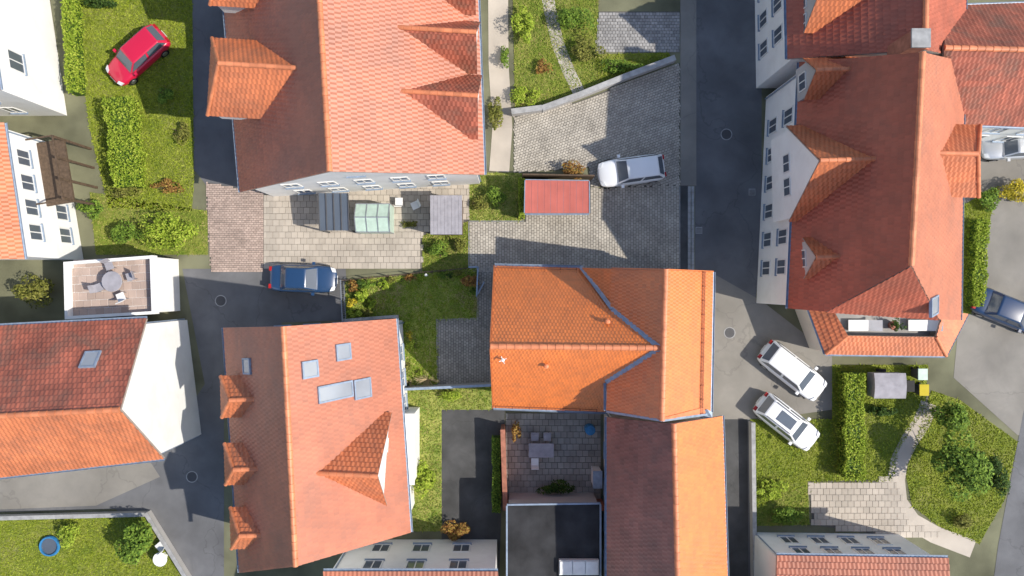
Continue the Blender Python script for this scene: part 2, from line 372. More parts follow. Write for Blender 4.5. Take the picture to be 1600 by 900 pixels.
def gable_house(name, label, R0, R1, A0, A1, B0, B1, tile='tile_red', wall='white', oh=.4, og=.25, strips=2,
                cat='house', group=None, gut=True, tw=.25, th=.36, single=False, ridge_m='ridge_clay', parent=None, z0=0, fascia='fascia', halfhip=0):
    R0, R1, A0, A1, B0, B1 = map(V, (R0, R1, A0, A1, B0, B1))
    A1 = flat(A1, A0, R0, R1); B1 = flat(B1, B0, R0, R1)
    ctr = (A0+A1+B0+B1)/4
    root = parent or empty(name, (ctr.x, ctr.y, z0), label, cat, group)
    TA = [A0, A1, R1, R0]; TB = [B0, B1, R1, R0]; slopes = [TA, TB]; RH = R1
    if halfhip:
        VA, VB = A1.lerp(R1, .47), B1.lerp(R1, .47); zz = min(VA.z, VB.z)
        VA = A1.lerp(R1, (zz-A1.z)/(R1.z-A1.z)); VB = B1.lerp(R1, (zz-B1.z)/(R1.z-B1.z)); RH = R1-(R1-R0).normalized()*halfhip
        slopes = [[A0, A1, VA, RH, R0], [B0, B1, VB, RH, R0], [VA, VB, RH]]
    for T in slopes:
        s = MB(); slab(s, [p+V((0,0,-.002)) for p in T]); part('roof_slab', s, fascia, root)
        t = MB(); tiles(t, T, tw, th, strips); part('roof_tiles', t, tile, root, kind='stuff')
    ridge(root, R0+V((0,0,.05)), RH+V((0,0,.05)), single=single, m=ridge_m)
    # walls
    ax = (R1-R0).normalized()
    def ins(Pe, Rr, o, dirn):
        t = o/max(.01, (V((Pe.x, Pe.y, 0))-V((Rr.x, Rr.y, 0))).length)
        q = Pe.lerp(Rr, t)+dirn*og; q.z -= .17; return q
    a0, a1 = ins(A0, R0, oh, ax), ins(A1, R1, oh, -ax); b0, b1 = ins(B0, R0, oh, ax), ins(B1, R1, oh, -ax)
    r0, r1 = R0+ax*og-V((0,0,.2)), R1-ax*og-V((0,0,.2))
    g = lambda p: V((p.x, p.y, z0))
    wm = MB(); wm.add([g(a0), g(a1), g(b1), g(b0), a0, a1, b1, b0, r0, r1],
                      [(0,1,5,4), (2,3,7,6), (0,4,8,7,3), (1,2,6,9,5)])
    if halfhip:
        d_ = V((0,0,.2)); wm.f = wm.f[:-1]; va, vb = VA-ax*og-d_, VB-ax*og-d_; k = len(wm.v); wm.v += [tuple(va), tuple(vb)]
        wm.f.append((1,2,6,k+1,k,5))
    part('wall', wm, wall, root)
    if gut:
        for (p, q, o_) in ((A0, A1, B0), (B0, B1, A0)):
            out = (p-o_); out.z = 0; out = out-ax*out.dot(ax); gutter(root, p, q, out)
            out = out.normalized()
            dp = MB(); c = (a0 if p is A0 else b0)+out*.06+ax*.15; dp.tube((c.x, c.y, z0+.05), (c.x, c.y, c.z+.02), .045); part('downpipe', dp, 'zinc', root)
    return dict(root=root, a0=a0, a1=a1, b0=b0, b1=b1, TA=TA, TB=TB, ctr=ctr, R0=R0, R1=R1)
def wrow(H, side, zs, n, w_=1.0, h_=1.3, m0=.1, m1=.9, skip=()):
    p, q = {'a': (H['a0'], H['a1']), 'b': (H['b0'], H['b1']), '0': (H['a0'], H['b0']), '1': (H['a1'], H['b1'])}[side]
    k = 0
    for z in zs:
        for i in range(n):
            if k not in skip: window(H['root'], p, q, m0+(m1-m0)*(i+.5)/n, z, w_, h_, center=H['ctr'])
            k += 1
def dormer(root, F, out, width, depth, he, hr, hip=0.0, tile='tile_red', wall='white', drop=1.2, win=True, tw=.25, th=.34, oh=.18):
    """F front centre (x,y); out = outward 2D direction; ridge runs back into the roof"""
    o = V((out[0], out[1], 0)).normalized(); s = V((-o.y, o.x, 0)); F = V((F[0], F[1], 0))
    z = V((0,0,1)); hw = width/2
    FL, FR = F+s*hw+z*he, F-s*hw+z*he; BL, BR = FL-o*depth, FR-o*depth
    RF = F-o*hip+z*hr; RB = F-o*depth+z*hr
    wb = MB(); i = hw-oh; fr = F-o*oh
    if hip: 
        wb.prism([fr+s*i+z*(he+.02), fr-s*i+z*(he+.02), fr-s*i-o*(depth-.3)+z*(he+.02), fr+s*i-o*(depth-.3)+z*(he+.02)], -drop)
    else:
        pk = hr-.2
        wb.add([fr+s*i+z*(he-drop), fr-s*i+z*(he-drop), fr-s*i+z*(he+.03), fr+z*pk, fr+s*i+z*(he+.03),
                fr+s*i-o*(depth-.3)+z*(he-drop), fr-s*i-o*(depth-.3)+z*(he-drop), fr-s*i-o*(depth-.3)+z*(he+.03), fr+s*i-o*(depth-.3)+z*(he+.03)],
               [(0,1,2,3,4), (5,0,4,8), (1,6,7,2)])
    D = part('dormer', wb, wall, root)
    polys = [[BL, FL, RF, RB], [FR, BR, RB, RF]]
    if hip: polys.append([FL, FR, RF])
    t = MB(); sl = MB()
    for pg in polys:
        tiles(t, pg, tw, th, 2); slab(sl, [p-z*.002 for p in pg], .1)
    part('dormer_tiles', t, tile, D, kind='stuff'); part('roof_slab', sl, 'fascia', D)
    ridge(D, RF+z*.04, RB+z*.04, m='ridge_clay', r=.12)
    if hip:
        for e in (FL, FR): ridge(D, e+z*.04, RF+z*.04, r=.1)
    if win:
        f = MB(); g = MB(); n = 2 if width > 2.4 else 1; ww = min(1.0, width*.42); hh = min(.9, drop*.75)
        for k in range(n):
            c = fr+s*((k-(n-1)/2)*ww*1.35)+z*(he-hh-.1)+o*.01
            g.prism([c+s*(ww/2-.05)+o*.03, c-s*(ww/2-.05)+o*.03, c-s*(ww/2-.05)+o*.03+z*hh, c+s*(ww/2-.05)+o*.03+z*hh], o*-.02)
            for q0, q1 in (((-1,0),(-1,1)), ((1,0),(1,1)), ((-1,0),(1,0)), ((-1,1),(1,1)), ((0,0),(0,1))):
                f.bar(c+s*(q0[0]*ww/2)+z*(q0[1]*hh), c+s*(q1[0]*ww/2)+z*(q1[1]*hh), .06, .08, up=o)
        part('window', f, 'frame', D); part('pane', g, 'glass', D)
    return D

# ------------------------------------------------------------------ ground surfaces
def surf(name, pts, m, z, thick=0, label=None):
    mb = MB(); t = [V((p[0], p[1], z)) for p in pts]
    mb.poly(t) if not thick else mb.prism(t, -thick)
    o = part(name, mb, m, kind='structure')
    if o.data.polygons[0].normal.z < 0: o.data.flip_normals()
    return o
def G(*pp): return [P(x, y) for x, y in pp]
def stones(name, pts, m, sx, sy, ang=0, z=.012, hgt=.03, gap=.018, bond=.5, parent=None, jit=.006, maxpitch=None):
    ca, sa = math.cos(ang), math.sin(ang); loc = [(p[0]*ca+p[1]*sa, -p[0]*sa+p[1]*ca) for p in pts]
    x0 = min(p[0] for p in loc); x1 = max(p[0] for p in loc); y0 = min(p[1] for p in loc); y1 = max(p[1] for p in loc)
    mb = MB(); r = 0; y = y0
    while y < y1:
        x = x0-(r % 2)*bond*sx
        while x < x1:
            cx, cy = x+sx/2, y+sy/2; i0, i1 = inpoly(cx-sx*.35, cy, loc), inpoly(cx+sx*.35, cy, loc)
            if i0 or i1:
                a, b = sx/2-gap/2, sy/2-gap/2
                if not (i0 and i1): cx += sx*.25*(-1 if i0 else 1); a = sx/4-gap/2
                hz = z+hgt+rnd.uniform(-jit, jit); ch = min(.02, a*.2)
                jx, jy = rnd.uniform(-.004,.004), rnd.uniform(-.004,.004); vs = []
                for (aa, bb, zz) in ((a, b, z), (a-ch*.2, b-ch*.2, hz-.008), (a-ch, b-ch, hz)):
                    for i, j in ((-1,-1),(1,-1),(1,1),(-1,1)):
                        X, Y = cx+i*aa+jx, cy+j*bb+jy; vs.append((X*ca-Y*sa, X*sa+Y*ca, zz))
                mb.add(vs, [(0,1,5,4),(1,2,6,5),(2,3,7,6),(3,0,4,7),(4,5,9,8),(5,6,10,9),(6,7,11,10),(7,4,8,11),(8,9,10,11)])
            x += sx
        y += sy; r += 1
    return part(name, mb, m, parent, kind='stuff')
def paved(name, pts, m, sx, sy, ang=0, z=.008, joint='joint', **k):
    s = surf(name, pts, joint, z)
    stones('paving_stones', pts, m, sx, sy, ang, z=z+.001, parent=s, **k); return s
def kerb(name, a, b, w_=.12, h_=.1, L=.5, m='kerb', parent=None, z=0, piece='kerb_stone'):
    a, b = V((a[0], a[1], z)), V((b[0], b[1], z)); d = b-a; n = max(1, int(round(d.length/L))); l = d.length/n; d.normalize()
    root = parent or tag(bpy.data.objects.new(name, None), kind='structure')
    if not parent: C.objects.link(root); root.location = a
    mb = MB(); c = .012
    mb.add([(0,-w_/2,-.05),(l-.012,-w_/2,-.05),(l-.012,w_/2,-.05),(0,w_/2,-.05),(0,-w_/2,h_-c),(l-.012,-w_/2,h_-c),(l-.012,w_/2,h_-c),(0,w_/2,h_-c),
            (c,-w_/2+c,h_),(l-.012-c,-w_/2+c,h_),(l-.012-c,w_/2-c,h_),(c,w_/2-c,h_)],
           [(0,1,5,4),(1,2,6,5),(2,3,7,6),(3,0,4,7),(4,5,9,8),(5,6,10,9),(6,7,11,10),(7,4,8,11),(8,9,10,11)])
    me = mb.mesh(piece, M[m]); rz = math.atan2(d.y, d.x)
    for i in range(n):
        inst(piece, me, Matrix.Translation(a+d*l*i+V((0,0,rnd.uniform(-.006,.006))))@Matrix.Rotation(rz, 4, 'Z'), root)
    return root
def grass(name, pts, m, dens, h_=.08, z=.02, wd=.032, avoid=()):
    x0 = min(p[0] for p in pts); x1 = max(p[0] for p in pts); y0 = min(p[1] for p in pts); y1 = max(p[1] for p in pts)
    mb = MB(); n = int((x1-x0)*(y1-y0)*dens)
    for _ in range(n):
        x, y = rnd.uniform(x0, x1), rnd.uniform(y0, y1)
        if not inpoly(x, y, pts): continue
        t = rnd.uniform(0, 6.28); hh = h_*rnd.uniform(.5, 1.3); dx, dy = math.cos(t)*wd, math.sin(t)*wd
        lx, ly = rnd.gauss(0, hh*.7), rnd.gauss(0, hh*.7)
        mb.poly([(x-dx, y-dy, z), (x+dx, y+dy, z), (x+lx+dx*.5, y+ly+dy*.5, z+hh*.8), (x+lx*1.5, y+ly*1.5, z+hh)])
    return part(name, mb, m, kind='stuff')
def leafball(mb, c, r, n, size, clumps=9, flat=.6):
    c = V(c); cl = []
    for _ in range(clumps):
        while True:
            p = V((rnd.uniform(-1,1), rnd.uniform(-1,1), rnd.uniform(-.7,1)))
            if p.length < 1: break
        cl.append((V((p.x*r[0]*.72, p.y*r[1]*.72, p.z*r[2]*.7)), rnd.uniform(.22, .5)))
    for _ in range(n):
        q, s = rnd.choice(cl)
        d = V((rnd.gauss(0,1), rnd.gauss(0,1), rnd.gauss(0,1))).normalized()*rnd.uniform(.45, 1)**.5*s
        p = c+q+V((d.x*r[0], d.y*r[1], d.z*r[2]*1.1))
        if p.z < .03: p.z = rnd.uniform(.03, .15)
        nrm = (d.normalized()*.6+V((rnd.gauss(0,.5), rnd.gauss(0,.5), flat+rnd.uniform(0,.6)))).normalized()
        t = nrm.cross(V((rnd.gauss(0,1), rnd.gauss(0,1), rnd.gauss(0,1)))).normalized(); b = nrm.cross(t); L = size*rnd.uniform(.6, 1.4)
        mb.poly([p-t*L, p+b*L*.45, p+t*L, p-b*L*.45])
def shrub(name, label, px, py, r, hgt, m='leaf', n=700, size=.07, group=None, cat='shrub', clumps=10, tall=0):
    """shrub or small tree; r=(rx,ry) metres, hgt crown top"""
    b = P(px, py, 0) if not tall else P(px, py, hgt*.6); b.z = 0
    root = empty(name, b, label, cat, group)
    rz = (hgt-tall)/2
    mb = MB(); leafball(mb, b+V((0,0,tall+rz)), (r[0], r[1], rz), n, size, clumps); part('crown', mb, m, root, kind='stuff' if n > 300 else None)
    st = MB(); k = 1 if tall else 5
    if tall:
        st.tube(b, b+V((.05,.03,tall+.3)), .12, .07)
        for _ in range(6):
            t = rnd.uniform(0, 6.28); a = b+V((.03,.02,tall*rnd.uniform(.7,1))); st.tube(a, a+V((math.cos(t)*r[0]*.7, math.sin(t)*r[1]*.7, rz*rnd.uniform(.7,1.5))), .05, .012, 5)
    else:
        for _ in range(k+3):
            t = rnd.uniform(0, 6.28); q = rnd.uniform(.3, .8); st.tube(b+V((math.cos(t)*.06, math.sin(t)*.06, 0)), b+V((math.cos(t)*r[0]*q, math.sin(t)*r[1]*q, hgt*.75)), .02, .008, 5)
    part('trunk' if tall else 'stems', st, 'bark', root)
    return root
def hedge(name, label, a, b, w_, h_, m='leaf_bright', dens=230, size=.06, group=None):
    a, b = V((a[0], a[1], 0)), V((b[0], b[1], 0)); d = b-a; L = d.length; d.normalize(); s = V((-d.y, d.x, 0)); c = (a+b)/2
    root = empty(name, c, label, 'hedge', group)
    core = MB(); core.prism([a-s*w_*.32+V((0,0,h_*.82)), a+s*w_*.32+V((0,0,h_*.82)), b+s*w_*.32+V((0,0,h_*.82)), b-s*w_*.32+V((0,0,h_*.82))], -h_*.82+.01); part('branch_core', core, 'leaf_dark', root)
    mb = MB()
    for _ in range(int(dens*L*(w_+h_*2))):
        t = rnd.uniform(-.02, L+.02); q = rnd.uniform(-.5, .5); top = rnd.random() < .6
        bul = 1+.12*math.sin(t*2.1)+.08*math.sin(t*5.3+1)
        if top: p = a+d*t+s*(q*w_*bul)+V((0,0,h_*(.86+.1*math.sin(t*3)*.5+rnd.uniform(-.08,.1))))
        else: p = a+d*t+s*(math.copysign(.47, q)*w_*bul*rnd.uniform(.85,1.1))+V((0,0,rnd.uniform(.02,.95)*h_))
        nrm = V((rnd.gauss(0,.5), rnd.gauss(0,.5), rnd.uniform(.3,1.2))).normalized(); tt = nrm.cross(V((rnd.gauss(0,1), rnd.gauss(0,1), .2))).normalized(); bb = nrm.cross(tt); l = size*rnd.uniform(.6,1.4)
        mb.poly([p-tt*l, p+bb*l*.5, p+tt*l, p-bb*l*.5])
    part('foliage', mb, m, root, kind='stuff'); return root
def fence(name, label, pts, h_=1.0, m='steel', step=1.5, bars=True, group=None, top=.05):
    root = empty(name, V((pts[0][0], pts[0][1], 0)), label, 'fence', group)
    for a, b in zip(pts[:-1], pts[1:]):
        a, b = V((a[0], a[1], 0)), V((b[0], b[1], 0)); L = (b-a).length; n = max(1, int(round(L/step)))
        r = MB(); r.bar(a+V((0,0,h_)), b+V((0,0,h_)), top, top); part('rail', r, m, root); r = MB(); r.bar(a+V((0,0,.15)), b+V((0,0,.15)), .03, .03); part('rail', r, m, root)
        k = MB(); nb = int(L/.12)
        for i in range(1, nb): p = a.lerp(b, i/nb); k.bar(p+V((0,0,.14)), p+V((0,0,h_)), .014, .014)
        if bars and nb > 1: part('bars', k, m, root, kind='stuff')
        for i in range(n+1):
            p = a.lerp(b, i/n); q = MB(); q.bar(p+V((0,0,-.05)), p+V((0,0,h_+.04)), .06, .06); part('post', q, m, root)
    return root
def lowwall(name, label, pts, h_, w_, m='greywall', cap='kerb', cat='wall', capw=.06, group=None):
    root = empty(name, V((pts[0][0], pts[0][1], 0)), label, cat, group); b = MB(); c = MB()
    for i, (p, q) in enumerate(zip(pts[:-1], pts[1:])):
        p, q = V((p[0], p[1], 0)), V((q[0], q[1], 0)); d = (q-p).normalized()*w_/2
        e = .003*i
        b.bar(p-d+V((0,0,h_/2)), q-d+V((0,0,h_/2)), w_, h_-2*e)
        c.bar(p-d*1.1+V((0,0,h_+.03+e)), q-d*1.1+V((0,0,h_+.03+e)), w_+capw, .06)
    part('wall_body', b, m, root); part('coping', c, cap, root); return root

# ------------------------------------------------------------------ THE GROUND
g = MB(); g.box(-900, -900, -1, 900, 900, -.02); part('ground', g, 'hill', kind='structure')
surf('town_ground', [(-75,-60),(75,-60),(75,60),(-75,60)], 'earth', -.012)
# streets
surf('east_street', G((1086,-400),(1190,-400),(1190,400),(1180,470),(1230,560),(1180,640),(1178,1300),(1100,1300),(1100,640),(1086,420)), 'asphalt', 0.0)
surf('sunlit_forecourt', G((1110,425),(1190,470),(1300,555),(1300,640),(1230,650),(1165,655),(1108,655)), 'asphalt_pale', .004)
surf('south_lane', G((1118,655),(1168,655),(1172,1300),(1118,1300)), 'asphalt_dark', .004)  # darker asphalt here carries the shade along the lane in its colour
surf('west_lane', G((290,-400),(380,-400),(385,300),(330,300),(300,260)), 'asphalt', 0.0)
surf('crossroads', G((285,420),(440,420),(440,530),(350,520),(350,1300),(300,900),(180,795),(0,800),(-400,830),(-400,735),(0,735),(255,700),(320,600)), 'asphalt', 0.0)
surf('sunlit_street_strip', G((-400,738),(0,738),(235,722),(250,745),(150,790),(0,796),(-400,826)), 'asphalt_pale', .004)  # stretch of the street, its sunlight put into the paler asphalt colour
surf('blue_car_bay', G((410,418),(540,418),(545,500),(410,505)), 'asphalt', .004)
surf('east_yard', G((1500,190),(1900,190),(1900,640),(1590,680),(1490,590),(1500,480)), 'asphalt_pale', 0.0)
surf('east_road', G((1600,640),(1900,620),(1900,1300),(1500,1300),(1560,850)), 'asphalt', 0.004)
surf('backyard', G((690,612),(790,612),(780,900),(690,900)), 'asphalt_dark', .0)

# paved places
paved('reddish_street', G((322,285),(412,300),(412,425),(330,425),(325,360)), 'stone_pink', .22, .14, 0)
paved('beige_court', G((412,302),(733,285),(733,345),(660,368),(658,420),(412,420)), 'stone_pale', .4, .4, 0, gap=.012)
paved('cobbled_drive', G((803,182),(900,160),(1062,98),(1062,290),(922,292),(922,262),(803,270)), 'stone_beige', .2, .16, .35)
paved('neighbour_drive', G((935,18),(1062,18),(1062,80),(1000,80),(930,82)), 'stone_grey', .22, .2, 0)
paved('garden_terrace', G((1262,752),(1400,748),(1420,815),(1470,835),(1400,840),(1270,820)), 'stone_pale', .4, .4, 0, gap=.012)
# front yard of the orange house: warm setts to the left, grey pavers to the right
YB = G((733,346),(820,346),(820,334),(922,334),(922,293),(945,294),(958,292),(1061,290),(1061,425),(733,425))
paved('front_yard', YB, 'stone_beige', .225, .175, math.pi/2, z=.01, joint='joint', jit=.009)
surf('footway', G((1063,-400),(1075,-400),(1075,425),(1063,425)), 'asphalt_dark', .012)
kerb('yard_border', P(733,345.5), P(819,345.5), .06, .05, .9); kerb('yard_border', P(732.5,346), P(732.5,417), .06, .05, .9)
kerb('yard_edging', P(1062,291), P(1062,424), .06, .045, .9, z=0)
gb = kerb('gutter_stones', P(1077,291), P(1077,424), .19, .03, .42, z=.004, piece='gutter_stone')
kerb('x', P(1082.5,291), P(1082.5,424), .19, .026, .42, parent=gb, z=.004, piece='gutter_stone')
surf('north_footway', G((1063,-400),(1088,-400),(1088,290),(1063,290)), 'asphalt_pale', .0145)
# patio and passage behind the house
paved('patio', G((682,499),(745,497),(747,419),(770,416),(772,600),(684,601)), 'stone_dark', .2, .165, math.pi/2, z=.012)
kerb('patio_edging', P(682,499), P(683.5,600), .05, .06, .9); kerb('patio_edging', P(682,499), P(745,497), .05, .06, .9); kerb('path_edging', P(745,497), P(746,466), .05, .06, .9)

# lawns
def lawn(name, pts, m='lawn', bm='blade', dens=350, h_=.07, z=.006):
    surf(name, pts, m, z); grass('grass', pts, bm, dens, h_, z=z+.002)
LW = G((540,440),(745,419),(745,497),(682,499),(683,601),(631,603),(624,495),(542,500))
surf('back_lawn', LW, 'lawn_dry', .008); grass('lawn_grass', LW, 'blade_light', 1100, .09, z=.01, wd=.028)
surf('flower_bed', G((541,439),(575,437),(590,460),(575,492),(543,498)), 'soil', .014)
surf('flower_bed', G((630,500),(640,500),(645,600),(632,602)), 'soil', .014)
surf('flower_bed', G((560,437),(744,419),(743,429),(562,447)), 'soil', .017)
lawn('west_garden', G((105,-60),(300,-60),(303,285),(300,330),(170,325),(140,200)), 'lawn', 'blade_bright', 260, .09)
lawn('hedge_corner', G((140,300),(325,330),(325,398),(150,398)), 'lawn', 'blade', 200)
lawn('north_garden', G((800,-60),(935,-60),(935,110),(1045,82),(1040,95),(905,150),(805,178)), 'lawn', 'blade', 260)
lawn('north_wedge', G((930,85),(1045,82),(1052,96),(935,135)), 'lawn', 'blade_bright', 260, z=.012)
lawn('side_green', G((733,270),(815,270),(815,346),(733,346)), 'lawn_dry', 'blade', 350)
lawn('court_green', G((660,368),(733,346),(735,418),(660,424)), 'lawn', 'blade', 350)
lawn('strip_green', G((630,606),(768,600),(768,640),(690,640),(690,830),(640,830)), 'lawn_dry', 'blade', 250)
lawn('east_garden', G((1172,655),(1300,655),(1300,570),(1450,570),(1445,640),(1405,700),(1395,752),(1262,755),(1172,800)), 'lawn', 'blade_bright', 260)
lawn('round_lawn', G((1455,610),(1500,625),(1590,690),(1570,780),(1530,850),(1470,825),(1425,790),(1415,740),(1435,670)), 'lawn', 'blade_bright', 260)
lawn('east_verge', G((1505,320),(1560,290),(1545,350),(1525,480),(1505,500)), 'lawn', 'blade_bright', 260)
lawn('south_west_garden', G((-30,812),(235,805),(290,905),(290,1000),(-30,1000)), 'lawn', 'blade_bright', 260)
lawn('south_east_verge', G((1172,800),(1262,755),(1265,820),(1172,822)), 'lawn', 'blade', 220)
# paths
def path(name, pts, w_, m='stone_pale', z=.016):
    pts = [P(x, y) for x, y in pts]; L = []; R = []
    for i, p in enumerate(pts):
        d = (pts[min(i+1, len(pts)-1)]-pts[max(i-1, 0)]).normalized(); s = V((-d.y, d.x, 0)); L.append(p+s*w_/2); R.append(p-s*w_/2)
    mb = MB(); top = L+R[::-1]; n = len(L)
    for i in range(n-1): mb.poly([(q.x, q.y, z) for q in (R[i], R[i+1], L[i+1], L[i])])
    return part(name, mb, m, kind='structure')
path('garden_path', [(1452,630),(1440,660),(1420,690),(1405,720),(1400,750),(1404,785),(1425,815),(1460,835),(1520,858)], 1.15)
path('north_path', [(850,-40),(860,20),(872,70),(888,110),(905,145)], .8, 'stone_beige', .018)
path('side_path', [(778,-60),(779,100),(785,200),(780,268)], 1.3, 'stone_pale', .01)

# ------------------------------------------------------------------ THE ORANGE HOUSE
def central():
    root = empty('orange_roofed_house', (3, -3, 0), 'L-shaped house with bright orange tiled roof and blue-grey valley flashings in the middle', 'house')
    hr, hm, he = 9.1, 8.85, 3.2
    NW, NE = P(773,416,he), P(1010,422,he); SW, SE = P(771,636,he), P(960,643,he)
    RW, RE = P(767,541,hm), P(1032,543.5,hm)
    NW = flat(NW, RW, RE, NE); SW = flat(SW, RW, RE, SE)
    # slopes as planes
    TN = [NW, NE, RE, RW]; TS = [SW, SE, RE, RW]
    eN, uN, vN, nN = frame_of([NW, NW+(RE-RW), RE, RW]); 
    def zN(x, y): return NW.z-((x-NW.x)*nN.x+(y-NW.y)*nN.y)/nN.z
    eS, uS, vS, nS = frame_of([SW, SW+(RE-RW), RE, RW])
    def zS(x, y): return SW.z-((x-SW.x)*nS.x+(y-SW.y)*nS.y)/nS.z
    def onplane(px, py, zf):
        h = 5.0
        for _ in range(60): p = P(px, py, h); h += (zf(p.x, p.y)-h)*.5
        return P(px, py, h)
    # main slopes (continue under the cross wing)
    xE = 6.6
    def at_x(a, b, x): t = (x-a.x)/(b.x-a.x); return a.lerp(b, t)
    RE = RE+(RE-RW).normalized()*.15; NEa = at_x(NW, NE, 6.0); SEa = at_x(SW, SE, 5.6)
    for nm, T in (('N', [NW, NEa, RE, RW]), ('S', [SW, SEa, RE, RW])):
        s = MB(); slab(s, [p-V((0,0,.002)) for p in T], .18); part('roof_slab', s, 'fascia', root)
        t = MB(); tiles(t, T, .20, .28, 4, .011, .032); part('roof_tiles', t, 'tile_orange', root, kind='stuff')
    ridge(root, RW+V((-.02,0,.06)), RE+V((-.1,0,.06)), .44, single=True, r=.15)
    # cross wing
    WRN, WRS = P(1040,422,hr), P(1034,656,hr)
    EN, ES = P(1113,425,5.6), P(1109,645,5.6)
    pN = onplane(957,483,zN); pS = onplane(949,588,zS)
    WN = P(957,420,pN.z); WSv = P(948,642,pS.z)
    ES = flat(ES, EN, WRN, WRS); WSv = flat(WSv, WN, WRN, WRS); print('heights', NW.z, SW.z, ES.z, WSv.z, pN.z, pS.z)
    eW, uW, vW, nW = frame_of([WN, WSv, WRS])
    def zW(x, y): return WN.z-((x-WN.x)*nW.x+(y-WN.y)*nW.y)/nW.z
    def meet(x, zf, y):
        a, b = -1.0, 1.0
        f = lambda yy: zf(x, yy)-zW(x, yy)
        lo, hi = y-2.5, y+2.5
        for _ in range(50):
            m = (lo+hi)/2
            if f(lo)*f(m) <= 0: hi = m
            else: lo = m
        return V((x, lo, zW(x, lo)))
    ta, tb = 0.0, 1.0
    RE0 = RE+(RE-RW).normalized()*.6
    for _ in range(50):
        tm = (ta+tb)/2; q_ = RW.lerp(RE0, tm)
        if q_.z > zW(q_.x, q_.y): ta = tm
        else: tb = tm
    vt = RW.lerp(RE0, ta)
    pN = meet(pN.x, zN, pN.y); pS = meet(pS.x, zS, pS.y)
    TE = [EN, ES, WRS, WRN]; TW = [WN, WSv, WRS, WRN]
    for T in (TE, TW):
        s = MB(); slab(s, [p-V((0,0,.002)) for p in T], .18); part('roof_slab', s, 'fascia', root)
        t = MB(); tiles(t, T, .20, .28, 4, .011, .032); part('roof_tiles', t, 'tile_orange', root, kind='stuff')
    ridge(root, WRN+V((0,.05,.06)), WRS+V((0,-.05,.06)), .40, single=True, r=.15)
    # steeper lower piece to the north-west of the wing
    Lo = P(906,418,he+.1); Hi = WN+V((0,0,-.1)); Lo2 = V((Lo.x, pN.y, Lo.z)); Hi2 = V((Hi.x, pN.y-.25, Hi.z))
    TL = [V((Lo.x, Lo.y, Lo.z)), Lo2, Hi2, Hi]
    s = MB(); slab(s, [p-V((0,0,.002)) for p in TL], .15); part('roof_slab', s, 'fascia', root)
    t = MB(); tiles(t, TL, .20, .28, 4, .011, .032); part('roof_tiles', t, 'tile_orange', root, kind='stuff')
    # valley flashings
    def flash(a, b, w_, lift=.085):
        a, b = V(a), V(b); d = (b-a).normalized(); s = V((0,0,1)).cross(d).normalized(); n = d.cross(s); n = n if n.z > 0 else -n
        m = MB(); m.prism([a-s*w_+n*(lift+.03), b-s*w_+n*(lift+.03), b+n*lift, a+n*lift], -n*.02)
        m.prism([a+n*lift, b+n*lift, b+s*w_+n*(lift+.03), a+s*w_+n*(lift+.03)], -n*.02)
        return part('valley_flashing', m, 'zinc', root)
    flash(vt+V((.04,0,.03)), pN, .13, .10); flash(pN, P(908,418,he+.15), .12, .12)
    flash(vt+V((.04,0,.03)), pS, .13, .10)
    # wing west wall strip above the main roof and its gutter (south side)
    wv = MB(); wv.box(pS.x+.12, WSv.y+.2, 2.5, pS.x+.2, pS.y+.1, pS.z-.35); part('wing_wall', wv, 'white', root)
    gutter(root, WSv, V((WSv.x, pS.y-.1, pS.z)), (-1,0,0), r=.08)
    cap = MB(); cap.bar(WSv+V((-.03,-.03,.06)), WRS+V((0,-.03,.02)), .13, .04); part('verge_sheet', cap, 'zinc', root)
    cap = MB(); cap.bar(ES+V((.1,-.05,.04)), WRS+V((.06,-.03,.02)), .13, .04); part('verge_sheet', cap, 'zinc', root)
    e_, u_, v_, n_ = frame_of(TE); LS = (ES-EN).length; W_ = (WRS-ES).length
    cap = MB(); cap.prism([ES-u_*.02+v_*.75+n_*.09, WRS-u_*.02+n_*.09, WRS-u_*.12+n_*.09, ES-u_*.42+v_*.75+n_*.09], -n_*.03); part('verge_cladding', cap, 'ridge_clay', root)
    for a_, b_ in ((NW, RW), (SW, RW)):
        vb = MB(); vb.bar(a_+V((-.04,0,-.02)), b_+V((-.04,0,-.02)), .05, .2); part('verge_board', vb, 'tile_orange', root)
    for a_, b_ in ((EN, WRN), (WN, WRN)):
        vb = MB(); vb.bar(a_+V((0,.04,-.02)), b_+V((0,.04,-.02)), .05, .2); part('verge_board', vb, 'tile_orange', root)
    # small lead box at the south-east corner
    bx = MB(); q = P(1102,649,5.7); bx.box(q.x-.3, q.y-.1, 5.45, q.x+.3, q.y+.2, 5.9); bx.poly([(q.x-.35,q.y-.1,5.902),(q.x+.35,q.y-.1,5.902),(q.x+.35,q.y+.22,5.902),(q.x,q.y+.42,6.08),(q.x-.35,q.y+.22,5.902)]); part('corner_flashing', bx, 'zinc', root)
    # gutters
    gutter(root, NW, P(908,419,he), (0,1,0), r=.085); gutter(root, SW, P(948,643,he), (0,-1,0), r=.085); gutter(root, EN+V((.04,0,-.04)), ES+V((.04,0,-.04)), (1,0,0), r=.08)
    # snow guards: rails and brackets
    def guard(a, b, n, up, off, m='rustmetal', hgt=.2, railz=(.08, .2)):
        rl = MB()
        for z_ in railz: rl.bar(a+n*z_, b+n*z_, .025, .025)
        part('snow_guard', rl, m, root); k = MB(); k.bar((0,0,0), n*(hgt+.03), .035, .05); k.bar((0,0,0), up*.25+n*.04, .03, .02)
        me = k.mesh('guard_bracket', M[m]); L = (b-a).length; c = max(2, int(round(L/off)))
        for i in range(c+1):
            inst('guard_bracket', me, Matrix.Translation(a.lerp(b, i/c)), root)
    e, u, v, n = frame_of(TS); guard(SW+v*.28+u*.1, at_x(SW, SE, 5.1)+v*.28, n, v, .95)
    e, u, v, n = frame_of(TN); guard(NW+v*.25+u*.1, at_x(NW, NE, 3.9)+v*.25, n, v, 1.0)
